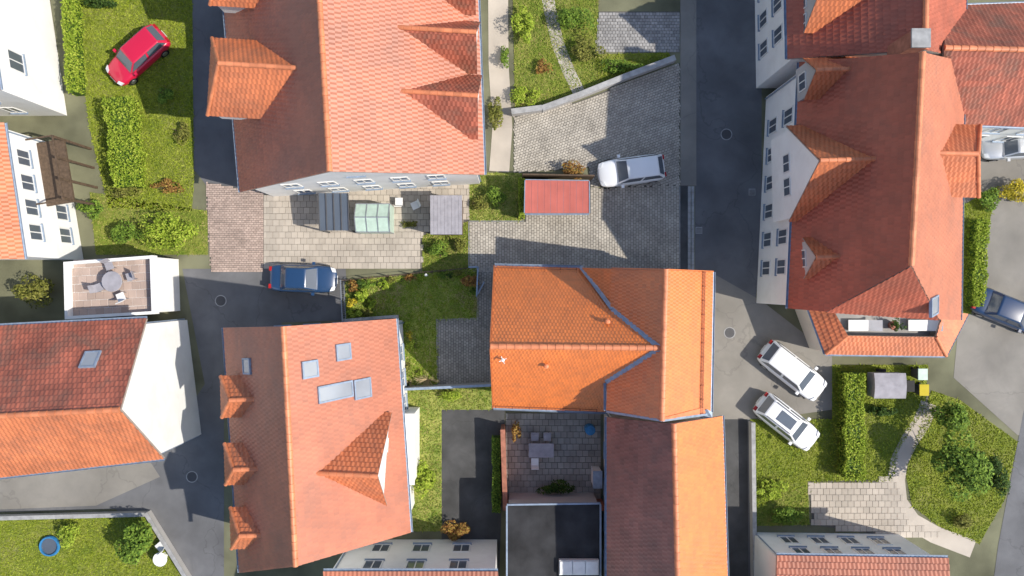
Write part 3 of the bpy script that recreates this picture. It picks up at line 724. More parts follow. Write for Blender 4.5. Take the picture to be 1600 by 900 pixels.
    e, u, v, n = frame_of(TE)
    # roof ladder-like guard on the east slope
    a, b = e+v*.95+u*.03, ES+v*.95-u*.1
    rl = MB(); rl.bar(a+n*.09, b+n*.09, .03, .03); rl.bar(a+v*.26+n*.09, b+v*.26+n*.09, .03, .03)
    rl.bar(a+v*.09+n*.09, b+v*.09+n*.09, .015, .015); rl.bar(a+v*.17+n*.09, b+v*.17+n*.09, .015, .015); part('roof_walkway', rl, 'rustmetal', root)
    k = MB(); k.bar(v*-.03+n*.11, v*.30+n*.11, .05, .04); k.bar(n*0, n*.11, .03, .03); k.bar(v*.26, v*.26+n*.11, .03, .03); me = k.mesh('walkway_bracket', M['rustmetal'])
    for i in range(11): inst('walkway_bracket', me, Matrix.Translation(a.lerp(b, i/10)), root)
    # vents
    for px, py, zf in ((948,502,zN), (853,571,zS)):
        p = onplane(px, py, zf); m_ = MB(); m_.lathe([(.16,-.15),(.12,.05),(.085,.12),(.085,.42),(.13,.42),(.13,.5),(.05,.54)], p, 12); part('roof_vent', m_, 'ridge_clay', root, smooth=False)
    p = onplane(786,561,zS); m_ = MB(); m_.lathe([(.09,-.1),(.05,.05),(.045,.5),(.10,.52),(.10,.6),(.03,.64)], p, 12)
    for t_ in range(4): a_ = t_*1.57+.4; m_.bar(p+V((0,0,.55)), p+V((math.cos(a_)*.22, math.sin(a_)*.22, .6)), .035)
    part('vent_pipe', m_, 'plastic_white', root)
    # walls
    wm = MB(); i = .35; x0 = NW.x+.15; yN = NW.y-i; yS = SW.y+i
    wm.add([(x0,yS,0),(x0,yN,0),(x0,yN,3.28),(x0,RW.y,8.3),(x0,yS,3.3), (6.4,yS,0),(6.4,yN,0),(6.4,yN,3.28),(6.4,yS,3.3)],
           [(0,1,2,3,4),(1,6,7,2),(5,0,4,8)])
    part('wall', wm, 'white', root)
    wg = MB(); xa, xb = WN.x+.2, EN.x-.3; ya, yb = WRS.y+.12, WN.y-.15
    wg.add([(xa,ya,0),(xb,ya,0),(xb,ya,5.5),(WRS.x,ya,8.55),(xa,ya,pS.z-.1),(xa,yb,0),(xb,yb,0),(xb,yb,5.5),(WRN.x,yb,8.55),(xa,yb,pN.z-.1)],
           [(0,1,2,3,4),(6,5,9,8,7),(1,6,7,2),(5,0,4,9)])
    part('wall', wg, 'cream', root)
    ctr = (8, -3)
    for s_ in (.15,.38,.62,.85):
        for z_ in (.9, 3.2): window(root, (xb,ya), (xb,yb), s_, z_, 1.0, 1.3, center=ctr)
    for s_ in (.3,.7): window(root, (xa,yb), (xb,yb), s_, 3.4, .9, 1.2, center=ctr)
    window(root, (xa,yb), (xb,yb), .5, .9, 1.4, 1.4, center=ctr); window(root, (x0,yN), (xa,yN), .5, 1.0, 1.2, 1.2, center=(2,-3)); window(root, (x0,yN), (xa,yN), .2, 1.0, 1.0, 1.2, center=(2,-3))
    window(root, (x0,yS), (x0,yN), .3, 1.0, 1.2, 1.2, center=(2,-3)); window(root, (x0,yS), (x0,yN), .6, .1, 1.6, 2.1, center=(2,-3)); window(root, (x0,yS), (x0,yN), .5, 4.3, 1.2, 1.2, center=(2,-3))
    window(root, (x0,yS), (4,yS), .4, 1.0, 1.2, 1.2, center=(2,-3))
    for px, py, zz in ((775,416,3.1), (949,643,3.1)):
        p = P(px, py, zz); d_ = MB(); d_.tube((p.x, p.y, 0), (p.x, p.y, 3.1), .045); part('downpipe', d_, 'zinc', root)
central()

# ------------------------------------------------------------------ the red shed and the front yard
def shed():
    z0, z1 = 2.25, 2.5
    a, b, c, d = P(820,333,z0), P(920.5,333,z0), P(920,283,z1), P(821,281.5,z1)
    root = empty('garden_shed', ((a.x+b.x)/2, (a.y+c.y)/2, 0), 'small shed with pinkish red sheet metal roof standing in the paved yard', 'shed')
    e0, u, v, n = frame_of([a, b, c, d]); L = (b-a).length; W = (d-a).length
    NS = 10
    for s in range(NS):
        mb = MB(); u0, u1 = L*s/NS, L*(s+1)/NS-.012; ws = (u1-u0); k = 8; prof = []
        for i in range(k*2+1):
            t = i/(k*2); prof.append((u0+ws*t, .028*(1 if i % 2 else 0)+.006*(s % 2)))
        for (x0_, z0_), (x1_, z1_) in zip(prof[:-1], prof[1:]):
            mb.poly([e0+u*x0_+n*z0_, e0+u*x1_+n*z1_, e0+u*x1_+v*W+n*z1_, e0+u*x0_+v*W+n*z0_])
        part('roof_sheet', mb, 'shed_roof', root)
    s = MB(); slab(s, [p-V((0,0,.004)) for p in (a, b, c, d)], .07); part('roof_frame', s, 'zinc', root)
    w_ = MB(); i = .12; x0_, x1_, y0_, y1_ = a.x+i, b.x-i, a.y+i, c.y-i
    w_.box(x0_, y0_, 0, x1_, y1_, z0-.08); part('wall', w_, 'wood', root)
    for k in range(2):
        dm = MB(); xx = x0_+.5+k*1.05; dm.box(xx, y0_-.04, .08, xx+1.0, y0_-.002, 1.95); D = part('door', dm, 'greywall', root); hm_ = MB(); hm_.box(xx+(.86 if k == 0 else .08), y0_-.08, .95, xx+(.92 if k == 0 else .14), y0_-.042, 1.1); part('handle', hm_, 'steel', D)
    gutter(root, a, b, (0,-1,0), r=.05)
    tr = MB(); tr.bar(a+V((-.03,0,.02)), d+V((-.03,0,.02)), .05, .08); tr.bar(b+V((.03,0,.02)), c+V((.03,0,.02)), .05, .08); tr.bar(d+V((0,.03,.02)), c+V((0,.03,.02)), .05, .08); part('edge_trim', tr, 'zinc', root)
shed()
hedge('ivy_hedge', 'narrow bright green hedge strip against the west side of the red shed', P(815,283), P(815,342), .35, 1.3, 'leaf_bright', 260)
lowwall('yard_wall', 'dark timber screen behind the red roofed shed', [P(817,278), P(926,280)], 1.5, .08, 'wood', 'wood', 'fence', .02)
shrub('forsythia_bush', 'golden brown bush behind the red shed', 898, 270, (1.2,.7), 1.5, 'leaf_rust', 900, .07)
shrub('box_shrub', 'clipped green shrub on the grass beside the shed hedge', 775, 305, (.9,.8), 1.2, 'leaf', 900, .06)
shrub('box_shrub', 'lower olive shrub on the grass corner near the yard setts', 750, 318, (.7,.6), .8, 'leaf_olive', 600, .06)

# back garden of the orange house
fence('mesh_fence', 'thin steel fence along the west end of the back lawn', [P(538,438), P(541,500)], 1.1, 'steel', 1.3)
fence('rail_fence', 'steel fence with pale top rail between the passage and the lawn', [P(734,418), P(748,418), P(746,462)], 1.1, 'zinc', .9, top=.09)
gt = empty('garden_gate', P(745.5,463), 'open narrow steel gate swung out over the dark paved passage', 'gate')
gm = MB(); a_, b_ = P(745.5,463), P(757,441); a_.z = b_.z = 1.05; gm.bar(a_, b_, .06, .06); gm.bar(a_-V((0,0,.9)), b_-V((0,0,.9)), .04, .04); gm.bar(a_-V((0,0,1)), a_, .05, .05); gm.bar(b_-V((0,0,1)), b_, .05, .05); part('gate_frame', gm, 'zinc', gt)
for i in range(1, 8):
    q = MB(); p = a_.lerp(b_, i/8); q.bar(p-V((0,0,.9)), p, .018, .018); part('bar', q, 'steel', gt)
lowwall('boundary_wall', 'low grey wall between the back lawn and the salmon roofed house', [P(541,500), P(622,493.5), P(631,602)], .9, .14, 'greywall', 'kerb')
lowwall('boundary_wall', 'low wall along the south edge of the patio and lawn', [P(630,604.5), P(769,598)], 1.2, .1, 'greywall', 'zinc')
fence('rear_fence', 'wire fence along the north edge of the back lawn', [P(539,438), P(640,428), P(734,418.5)], .7, 'wood', 1.6, top=.02, bars=False)
def tufts(name, pts, m, n, r_=(.10,.22), size=.045, z=.03):
    x0 = min(p[0] for p in pts); x1 = max(p[0] for p in pts); y0 = min(p[1] for p in pts); y1 = max(p[1] for p in pts); mb = MB()
    for _ in range(n):
        x, y = rnd.uniform(x0, x1), rnd.uniform(y0, y1)
        if not inpoly(x, y, pts): continue
        q = rnd.uniform(*r_)
        for _k in range(int(14*q/.15)):
            a, d_ = rnd.uniform(0,6.28), q*rnd.random()**.5; px_, py_ = x+math.cos(a)*d_, y+math.sin(a)*d_; t = rnd.uniform(0,6.28); L = size*rnd.uniform(.6,1.6)
            dx, dy = math.cos(t)*L, math.sin(t)*L; zz = z+rnd.uniform(0,.08)
            mb.poly([(px_-dx,py_-dy,zz), (px_+dy*.35,py_-dx*.35,zz+.02), (px_+dx,py_+dy,zz+rnd.uniform(0,.05)), (px_-dy*.35,py_+dx*.35,zz+.02)])
    return part(name, mb, m, kind='stuff')
tufts('lawn_tufts', LW, 'blade_light', 620); tufts('lawn_tufts', LW, 'blade_bright', 260); tufts('dry_grass_tufts', G((585,445),(628,443),(622,482),(588,488)), 'straw', 60); tufts('dry_grass_tufts', G((715,455),(745,450),(745,495),(722,480)), 'straw', 34)
tufts('clover_patches', LW, 'leaf_bright', 70, (.1,.25), .05)
tg = [('leafy_shrub', 'bright green shrub at the north fence, right of the west bed', 600,446,(.4,.35),.6,'leaf_bright',260,.07),
      ('leafy_shrub', 'dark green shrub in the north-west bed against the rear fence', 563,443,(.35,.3),.8,'leaf_dark',220,.07),
      ('leafy_shrub', 'low spreading yellow-green shrub at the south rim of the west bed', 574,487,(.45,.3),.6,'leaf_olive',260,.07),
      ('small_perennial', 'bright clump at the north fence beside the white post', 660,434,(.4,.25),.5,'leaf_bright',200,.06),
      ('small_perennial', 'small dark clump between the white post and the rust shrub', 703,430,(.3,.25),.5,'leaf_dark',150,.06),
      ('small_perennial', 'green clump just below the rust shrub at the rail fence', 738,456,(.3,.35),.5,'leaf',160,.06),
      ('leafy_shrub', 'light green leafy shrub in the bed at the west fence, northern one', 553,447,(.45,.4),.9,'leaf_rust',300,.07),
      ('leafy_shrub', 'bright green bushy shrub in the middle of the west bed', 566,463,(.6,.5),1.0,'leaf_bright',520,.08),
      ('leafy_shrub', 'yellow-tipped shrub beside the west fence of the back lawn', 552,473,(.45,.45),.8,'leaf_yellow',260,.07),
      ('leafy_shrub', 'green shrub in the south-west corner by the low grey wall', 556,488,(.5,.4),.9,'leaf_bright',420,.08),
      ('leafy_shrub', 'small green shrub at the eastern rim of the west bed', 583,474,(.4,.4),.7,'leaf_bright',300,.07),
      ('leafy_shrub', 'spreading green shrub at the north fence near the west corner', 577,444,(.5,.35),.7,'leaf',300,.07),
      ('rust_shrub', 'rusty brown spiky shrub in the corner by the rail fence', 735,440,(.62,.6),1.0,'leaf_rust',420,.1),
      ('small_perennial', 'low yellow-green plant at the north fence west of the rust shrub', 716,427,(.35,.25),.45,'leaf_olive',160,.06),
      ('small_perennial', 'dark green plant at the middle of the north fence', 690,431,(.4,.25),.45,'leaf',200,.06),
      ('small_perennial', 'dry brownish plant at the north fence', 640,434,(.6,.22),.4,'leaf_rust',220,.06),
      ('small_perennial', 'grey green plant at the north fence above the sunny lawn patch', 612,437,(.4,.22),.5,'leaf_olive',180,.06),
      ('small_perennial', 'green plant in the narrow bed near the wall bend', 637,508,(.28,.3),.4,'leaf_bright',150,.06),
      ('small_perennial', 'yellow-green plant in the narrow bed beside the long wall', 640,524,(.3,.35),.45,'leaf_yellow',140,.06),
      ('small_perennial', 'bright green clump in the narrow bed beside the patio lawn', 645,540,(.4,.4),.5,'leaf_bright',240,.07),
      ('small_perennial', 'pale olive clump at the south part of the narrow bed', 638,572,(.25,.4),.4,'leaf_olive',140,.06),
      ('small_perennial', 'light green plant by the south wall beside the dry twiggy shrub', 655,580,(.35,.25),.4,'leaf_bright',170,.06)]
for t_ in tg: shrub(t_[0], t_[1], t_[2], t_[3], t_[4], t_[5], t_[6], t_[7], t_[8], group='plants round the back lawn')
def twiggy(px, py, r, label, n=26):
    b = P(px, py); root = empty('twiggy_shrub', b, label, 'shrub', 'bare twiggy shrubs'); mb = MB()
    for _ in range(n):
        t = rnd.uniform(0, 6.28); q = rnd.uniform(.4, 1)*r; e = b+V((math.cos(t)*q, math.sin(t)*q*.7, rnd.uniform(.4,.9))); mb.tube(b, e, .022, .012, 5)
        for _k in range(3):
            t2 = t+rnd.uniform(-1.1,1.1); s_ = b.lerp(e, rnd.uniform(.5,1)); mb.tube(s_, s_+V((math.cos(t2)*.22, math.sin(t2)*.22, rnd.uniform(.05,.2))), .012, .006, 4)
    part('branches', mb, 'twig', root)
twiggy(669,593,.75,'bare straw-coloured twiggy shrub in the south corner of the lawn'); twiggy(640,597,.4,'small bare twiggy shrub at the foot of the south wall', 12)
pp = P(668,430); q = empty('garden_post', pp, 'short white post at the north fence of the back lawn', 'post'); m_ = MB(); m_.lathe([(.05,0),(.05,.8),(.09,.8),(.09,.86),(.02,.9)], pp, 10); part('post', m_, 'plastic_white', q)

# ------------------------------------------------------------------ NEIGHBOUR HOUSES
def southern():
    H = gable_house('orange_ridge_house', 'long house adjoining the orange house to the south, dark west slope and orange east slope',
        P(1053,662,9.0), P(1062,1050,9.0), P(949,652,4.9), P(949,1050,4.9), P(1128,650,5.0), P(1140,1050,5.0), 'tile_orange', 'cream', tw=.24)
    [c for c in H['root'].children if c.name.startswith('roof_tiles')][0].data.materials[0] = M['tile_shaded_maroon']  # darker maroon puts the shade of the west slope into its tiles
    wrow(H, 'b', (1.0,), 6); wrow(H, 'a', (1.0,), 5)
southern()
def north_house():
    H = gable_house('salmon_roofed_house', 'large salmon roofed house with white south gable and wide orange dormer on its dark slope',
        P(515,268,11.4), P(486,-230,11.4), P(376,300,4.7), P(330,-230,4.7), P(756,273,5.5), P(738,-230,5.5), 'tile_red', 'white', oh=.45, og=.3)
    wrow(H, '0', (1.0, 3.6), 5, 1.0, 1.2); wrow(H, '0', (6.4,), 1, 1.0, 1.0); wrow(H, 'a', (1.0, 3.3), 7); wrow(H, 'b', (1.0, 3.3), 7)
    for (px, py, w_) in ((750,165,3.6), (748,72,2.9), (746,-20,2.9)):
        F = P(px, py+3, 6.0); dormer(H['root'], (F.x, F.y), (1,-.06), w_, 5.2, 6.0, 8.6, 0, 'tile_brown', drop=1.0)
    F = P(328,120,6.8); dormer(H['root'], (F.x, F.y), (-1,.06), 4.3, 5.8, 6.8, 9.6, 1.6, 'tile_warm', drop=1.6)
    F = P(330,-20,6.8); dormer(H['root'], (F.x, F.y), (-1,.06), 2.0, 4.0, 6.8, 8.2, .8, 'tile_warm', drop=1.6)
north_house()
def dormer_house():
    H = gable_house('triple_dormer_house', 'salmon roofed house with three small orange dormers in a row and skylights',
        P(443,510,11.0), P(462,885,11.0), P(350,512,4.8), P(375,895,4.8), P(618,498,5.0), P(641,832,5.0), 'tile_red', 'white', oh=.35, og=.3)
    wrow(H, '0', (1.0, 3.2), 4); wrow(H, 'b', (1.0,), 6); wrow(H, 'a', (1.0, 3.0), 7)
    r = H['root']
    for px, py in ((346,620), (352,725), (361,825)):
        F = P(px, py, 6.4); dormer(r, (F.x, F.y), (-1,-.03), 2.3, 3.2, 6.4, 7.8, 1.0, 'tile_warm', drop=1.1)
    F = P(606,722,6.6); dormer(r, (F.x, F.y), (1,-.05), 5.3, 5.1, 6.0, 9.7, 0, 'tile_warm', 'white', drop=3.8)
    z_ = 3.0; a_, b_ = P(606,648,z_), P(646,755,z_); q = MB(); q.box(a_.x-.5, b_.y, 0, b_.x, a_.y, z_); bay = part('bay', q, 'white', r)
    q = MB(); q.box(a_.x-.5, b_.y-.08, z_+.002, b_.x+.08, a_.y+.08, z_+.12); part('bay_roof', q, 'plastic_white', bay)
    for px, py, w_, h_ in ((483,577,.9,1.0), (535,550,.9,1.0), (523,612,.9,2.3), (565,607,1.1,1.2)): skylight(r, H['TB'], px, py, w_, h_)
    skylight(r, H['TA'], 388, 572, .9, 1.0)
dormer_house()
def west_house():
    H = gable_house('white_gable_house', 'house with bright white east gable and two-tone tiled roof on the west side',
        P(188,640,9.5), P(-200,660,9.5), P(229,498,5.5), P(-200,520,5.5), P(256,716,5.5), P(-200,768,5.5), 'tile_brown', 'white', oh=.3, og=.12)
    # the south slope gets the warmer tile colour
    o = [c for c in H['root'].children if c.name.startswith('roof_tiles')][1]; o.data.materials[0] = M['tile_warm']
    skylight(H['root'], H['TA'], 142, 563, .9, 1.1); wrow(H, 'b', (1.0, 3.2), 6); 
west_house()
def white_wall_house():
    A0 = P(-39,-120,6.5); A1 = P(0,140,6.5)
    H = gable_house('white_walled_house', 'house at the north-west edge of the photo showing only its long white east wall',
        P(-220,-120,10), P(-180,140,10), A0, A1, P(-420,-120,6.5), P(-360,140,6.5), 'tile_red', 'white', oh=.15, og=.1)
    wrow(H, 'a', (3.8,), 3, 1.2, 1.4, skip=(1,)); wrow(H, '1', (1, 3.5), 4)
white_wall_house()
def balcony_house():
    H = gable_house('balcony_house', 'house at the west edge with orange roof, white east wall and a timber balcony frame',
        P(-190,190,10), P(-150,405,10), P(6,192,6.1), P(38,405,6.1), P(-360,190,6.1), P(-330,405,6.1), 'tile_warm', 'white', oh=.25, og=.2)
    wrow(H, 'a', (3.9,), 4, 1.0, 1.2); wrow(H, 'a', (1.0,), 4, 1.0, 1.2, skip=(0,1))
    r = H['root']; a0, a1 = H['a0'], H['a1']; d = (a1-a0); d.z = 0; L = d.length; d.normalize(); o = V((-d.y, d.x, 0)); o = o if o.x > 0 else -o
    B = V((a0.x, a0.y, 0))
    fl = MB(); fl.prism([B+d*.3+V((0,0,3.0)), B+d*4.2+V((0,0,3.0)), B+d*4.2+o*1.7+V((0,0,3.0)), B+d*.3+o*1.7+V((0,0,3.0))], -.15); part('balcony_floor', fl, 'wood', r)
    for t_ in (.35, 1.6, 2.9, 4.1):
        m_ = MB(); p = B+d*t_+o*1.62; m_.bar(p, p+V((0,0,4.0)), .14, .14); part('balcony_post', m_, 'wood', r)
    m_ = MB(); m_.bar(B+d*.3+o*1.63+V((0,0,4.0)), B+d*4.2+o*1.63+V((0,0,4.0)), .1, .08); m_.bar(B+d*.3+V((0,0,4.0)), B+d*.3+o*1.6+V((0,0,4.0)), .08, .08); m_.bar(B+d*4.2+V((0,0,4.0)), B+d*4.2+o*1.6+V((0,0,4.0)), .08, .08); part('balcony_rail', m_, 'wood', r)
balcony_house()
def roof_terrace():
    z = 3.1; T = [P(110,412,z), P(243,402,z), P(246,488,z), P(112,496,z)]
    r = empty('terrace_building', ((T[0]+T[2])/2).to_2d().to_3d(), 'low flat building with pinkish paved roof terrace and white parapet', 'building')
    # a slab body
    m_ = MB(); m_.prism([V((p.x, p.y, z-.02)) for p in T], -z+.02); part('wall', m_, 'white', r)
    stones('terrace_slabs', T, 'stone_pink', .5, .5, .05, z=z-.02, hgt=.03, parent=r)
    for i in range(4):
        a, b = V(T[i]), V(T[(i+1) % 4]); q = MB(); d_ = (b-a).normalized()*.09; q.bar(a+d_+V((0,0,.25)), b-d_*-1+V((0,0,.25)), .18, .6+.004*i); part('parapet', q, 'white', r)
    c = P(185,440,z); t = empty('terrace_table', c, 'round grey table on the roof terrace', 'table'); q = MB(); q.lathe([(.6,.70),(.62,.74),(.6,.76)], c, 20); part('tabletop', q, 'canvas', t); q = MB(); q.lathe([(.28,.01),(.04,.05),(.04,.7)], c, 10); part('pedestal', q, 'steel', t)
    ch0 = None
    for i, (a, lb) in enumerate(((.3,'grey terrace chair east of the round table'), (1.9,'grey terrace chair north of the round table'), (3.5,'grey terrace chair west of the round table'), (5.1,'pale chair south of the round terrace table'))):
        p = c+V((math.cos(a)*1.0, math.sin(a)*1.0, 0)); chair(p, a+math.pi/2, lb, 'plastic_white' if i == 3 else 'canvas', 'chairs on the roof terrace')
def chair(p, rz, label, m, group):
    r = empty('garden_chair', (0,0,0), label, 'chair', group)
    q = MB(); q.box(-.24,-.22,.42,.24,.24,.46); part('seat', q, m, r)
    q = MB(); q.add([(-.24,-.22,.46),(.24,-.22,.46),(.24,-.34,.92),(-.24,-.34,.92),(-.24,-.26,.46),(.24,-.26,.46),(.24,-.38,.92),(-.24,-.38,.92)], [(0,1,2,3),(7,6,5,4),(0,4,5,1),(1,5,6,2),(2,6,7,3),(3,7,4,0)]); part('backrest', q, m, r)
    for x in (-.21,.21):
        for y in (-.2,.2): q = MB(); q.bar((x,y,0), (x,y,.42), .03); part('leg', q, 'steel', r)
    r.location = p; r.rotation_euler = (0,0,rz)
roof_terrace()
def east_row():
    H = gable_house('street_house', 'tall red roofed house east of the street with a large cross gable facing it',
        P(1441,82,13.1), P(1419,498,13.1), P(1250,97,6.3), P(1232,482,6.3), P(1506,97,6.8), P(1500,500,6.8), 'tile_deep', 'white', oh=.3, og=.2, halfhip=2.5)  # half-hipped end and raised ridge added to shape the shadow on the front yard
    r = H['root']; [c for c in r.children if c.name.startswith('roof_tiles')][1].data.materials[0] = M['tile_red']  # lighter tile colour puts the sunlight into the yard-side slope
    wrow(H, 'a', (.9, 3.5), 6, .95, 1.4); wrow(H, '1', (3.6,), 2); wrow(H, 'b', (3.5,), 6)
    F = P(1268,256,10.0); dormer(r, (F.x+.0, F.y), (-1,-.03), 5.3, 5.6, 6.7, 11.0, 0, 'tile_warm', 'white', drop=3.0)
    for py, w_ in ((404,2.2), (126,2.2)):
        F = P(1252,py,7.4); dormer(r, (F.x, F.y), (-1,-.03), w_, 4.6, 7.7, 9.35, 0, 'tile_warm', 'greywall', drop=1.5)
    F = P(1530,252,7.8); dormer(r, (F.x, F.y), (1,-.02), 3.9, 5.2, 7.8, 9.9, 1.4, 'tile_warm', drop=1.8)
    skylight(r, H['TB'], 1457, 478, 1.0, 1.4)
    H1 = gable_house('street_house', 'tall red roofed house at the top edge of the photo east of the street',
        P(1450,-230,11.0), P(1445,78,11.0), P(1224,-230,6.0), P(1231,92,6.0), P(1508,-230,6.6), P(1508,92,6.6), 'tile_deep', 'white', oh=.3, og=.1)
    wrow(H1, 'a', (.9, 3.4), 5, .95, 1.4)
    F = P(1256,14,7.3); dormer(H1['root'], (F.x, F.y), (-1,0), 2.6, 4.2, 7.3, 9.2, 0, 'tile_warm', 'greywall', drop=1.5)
    c = P(1438,60,12.2); m_ = MB(); m_.box(c.x-.4,c.y-.4,9.8,c.x+.4,c.y+.4,12.2); ch = part('chimney', m_, 'brickwall', H1['root']); m_ = MB(); m_.box(c.x-.46,c.y-.46,12.2,c.x+.46,c.y+.46,12.3); part('chimney_cap', m_, 'kerb', ch)
    H2 = gable_house('rear_wing_house', 'brownish tiled house running east behind the tall street house',
        P(1475,75,9.6), P(1900,85,9.6), P(1478,10,5.9), P(1900,-5,5.9), P(1468,192,5.9), P(1900,210,5.9), 'tile_brown', 'white', oh=.3, og=.1)
    wrow(H2, 'b', (1.0,3.2), 6)
    # ground floor extension with roof terrace at the south end
    z = 3.2
    O = [P(1262,478,z-.1), P(1290,553,z-.1), P(1478,556,z-.1), P(1512,490,z-.1)]; I = [P(1300,480,z+.7), P(1325,524,z+.7), P(1462,526,z+.7), P(1474,486,z+.7)]
    r = empty('terrace_extension', V((22,-2.5,0)), 'single storey extension with a sloping tiled rim round its roof terrace', 'building')
    for i in range(3):
        T = [O[i], O[i+1], flat(I[i+1], O[i], O[i+1], I[i]), I[i]]; t = MB(); tiles(t, T, .25, .33, 2); part('roof_tiles', t, 'tile_warm', r, kind='stuff'); s = MB(); slab(s, [p-V((0,0,.002)) for p in T], .12); part('roof_slab', s, 'fascia', r)
        out = (O[i]+O[i+1])/2-(I[i]+I[i+1])/2; out.z = 0; gutter(r, O[i], O[i+1], out, r=.06)
        if i: ridge(r, O[i]+V((0,0,.05)), I[i]+V((0,0,.05)), r=.1)
    cc = (O[0]+O[1]+O[2]+O[3])/4
    B = [p.lerp(cc, .07) for p in O]; m_ = MB(); m_.prism([V((p.x,p.y,z-.2)) for p in B], -z+.2); part('wall', m_, 'cream', r)
    m_ = MB(); m_.prism([V((p.x,p.y,z+.02)) for p in I], -.2); part('terrace_floor', m_, 'stone_grey', r)
    for px, lb in ((1345,'white sun lounger at the west end of the tiled-rim roof terrace'), (1438,'white sun lounger at the east end of the tiled-rim roof terrace')):
        p = P(px, 508, z+.02); p.z = z+.02; l = empty('sun_lounger', p, lb, 'sun lounger', 'loungers on the roof terrace')
        q = MB(); q.prism([p+V((x,y,h)) for x,y,h in ((-.9,-.33,.34),(.3,-.33,.34),(.3,.33,.34),(-.9,.33,.34))], -.07); part('seat', q, 'plastic_white', l)
        q = MB(); q.prism([p+V((x,y,h)) for x,y,h in ((.3,-.33,.34),(.95,-.33,.75),(.95,.33,.75),(.3,.33,.34))], -.07); part('backrest', q, 'plastic_white', l)
        for x in (-.8,.25):
            for y in (-.28,.28): q = MB(); q.bar(p+V((x,y,0)), p+V((x,y,.28)), .04); part('leg', q, 'steel', l)
    p = P(1392,508,z+.02); p.z = z+.02; o = empty('potted_shrub', p, 'dark green shrub in a pot in the middle of the tiled-rim roof terrace', 'potted plant')
    q = MB(); q.lathe([(.2,0),(.3,.4),(.27,.4),(.25,.36)], p, 12); part('pot', q, 'brickwall', o)
    q = MB(); leafball(q, p+V((0,0,.75)), (.45,.45,.4), 220, .07, 7); part('crown', q, 'leaf_dark', o)
east_row()
def south_houses():
    H = gable_house('pale_walled_house', 'house at the south-east edge with a pale north wall and a strip of red roof',
        P(1207,1120,9), P(1500,1120,9), P(1214,868,5), P(1482,872,5), P(1205,1350,5), P(1490,1350,5), 'tile_red', 'white', oh=.3, og=.2)
    wrow(H, 'a', (.9, 2.9), 4, 1.0, 1.2)
    H = gable_house('blue_grey_walled_house', 'house at the bottom edge with a pale shaded north wall and red eaves',
        P(520,1150,9.5), P(800,1150,9.5), P(505,893,6.2), P(778,893,6.2), P(505,1400,6.2), P(790,1400,6.2), 'tile_red', 'white', oh=.3, og=.2)
    wrow(H, 'a', (1.0, 3.8), 3, 1.1, 1.3)
    # flat dark roof and walled courtyard south of the orange house
    z = 3.0; T = [P(792,788,z), P(938,786,z), P(938,960,z), P(792,960,z)]
    r = empty('flat_roofed_garage', V(((T[0].x+T[2].x)/2, (T[0].y+T[2].y)/2, 0)), 'flat garage with black felt roof south of the walled courtyard', 'garage')
    m_ = MB(); m_.box(T[0].x+.1, T[2].y+.1, 0, T[1].x-.1, T[0].y-.1, z-.12); part('wall', m_, 'greywall', r)
    n = 7
    for i in range(n):
        m_ = MB(); xa = T[0].x+(T[1].x-T[0].x)*i/n; xb = T[0].x+(T[1].x-T[0].x)*(i+1)/n+.03; m_.box(xa, T[2].y, z-.12-.003*(i%2), xb, T[0].y, z+.006*(i % 2)); part('felt_strip', m_, 'membrane', r)
    m_ = MB(); m_.bar(T[0]+V((0,0,.04)), T[1]+V((0,0,.04)), .1, .16); m_.bar(T[1]+V((0,-.06,.045)), T[2]+V((0,0,.045)), .1, .16); m_.bar(T[0]+V((0,-.06,.045)), T[3]+V((0,0,.045)), .1, .16); part('edge_trim', m_, 'zinc', r)
    c = P(905,888,z+.4); rl = empty('roof_light', V((c.x,c.y,z)), 'white rectangular roof light on the black felt roof', 'roof light'); m_ = MB(); m_.box(c.x-1.2,c.y-.45,z,c.x+1.2,c.y+.45,z+.3); part('upstand', m_, 'frame', rl)
    for k in range(3): m_ = MB(); m_.box(c.x-1.15+k*.78,c.y-.4,z+.31,c.x-.43+k*.78,c.y+.4,z+.38); part('glazing_panel', m_, 'plastic_white', rl)
south_houses()
lowwall('courtyard_wall', 'brick courtyard wall with reddish coping between the backyard and the felt roofed garage', [P(938,782), P(790,782), P(786,660)], 1.7, .24, 'brickwall', 'brickwall')
paved('courtyard', G((790,650),(938,650),(938,780),(790,780)), 'stone_dark', .4, .4, 0, z=.006)
shrub('courtyard_shrub', 'dark green bush against the south wall of the courtyard', 870, 758, (1.3,.6), 1.4, 'leaf_dark', 900, .08)
shrub('courtyard_shrub', 'brownish climber in the north-west corner of the courtyard', 806, 672, (.4,.8), 1.5, 'leaf_rust', 450, .07)
hedge('narrow_hedge', 'narrow green hedge outside the brick courtyard wall', P(776,680), P(776,792), .5, 1.2, 'leaf', 230)
wb = P(920,668); b_ = empty('water_butt', wb, 'blue water butt near the orange house wall in the courtyard', 'water butt'); m_ = MB(); m_.lathe([(.28,0),(.33,.3),(.34,.6),(.3,.95)], wb, 16); part('barrel', m_, 'plastic_blue', b_); m_ = MB(); m_.lathe([(.32,.951),(.32,.99),(.1,1.02)], wb, 16); part('lid', m_, 'plastic_blue', b_)
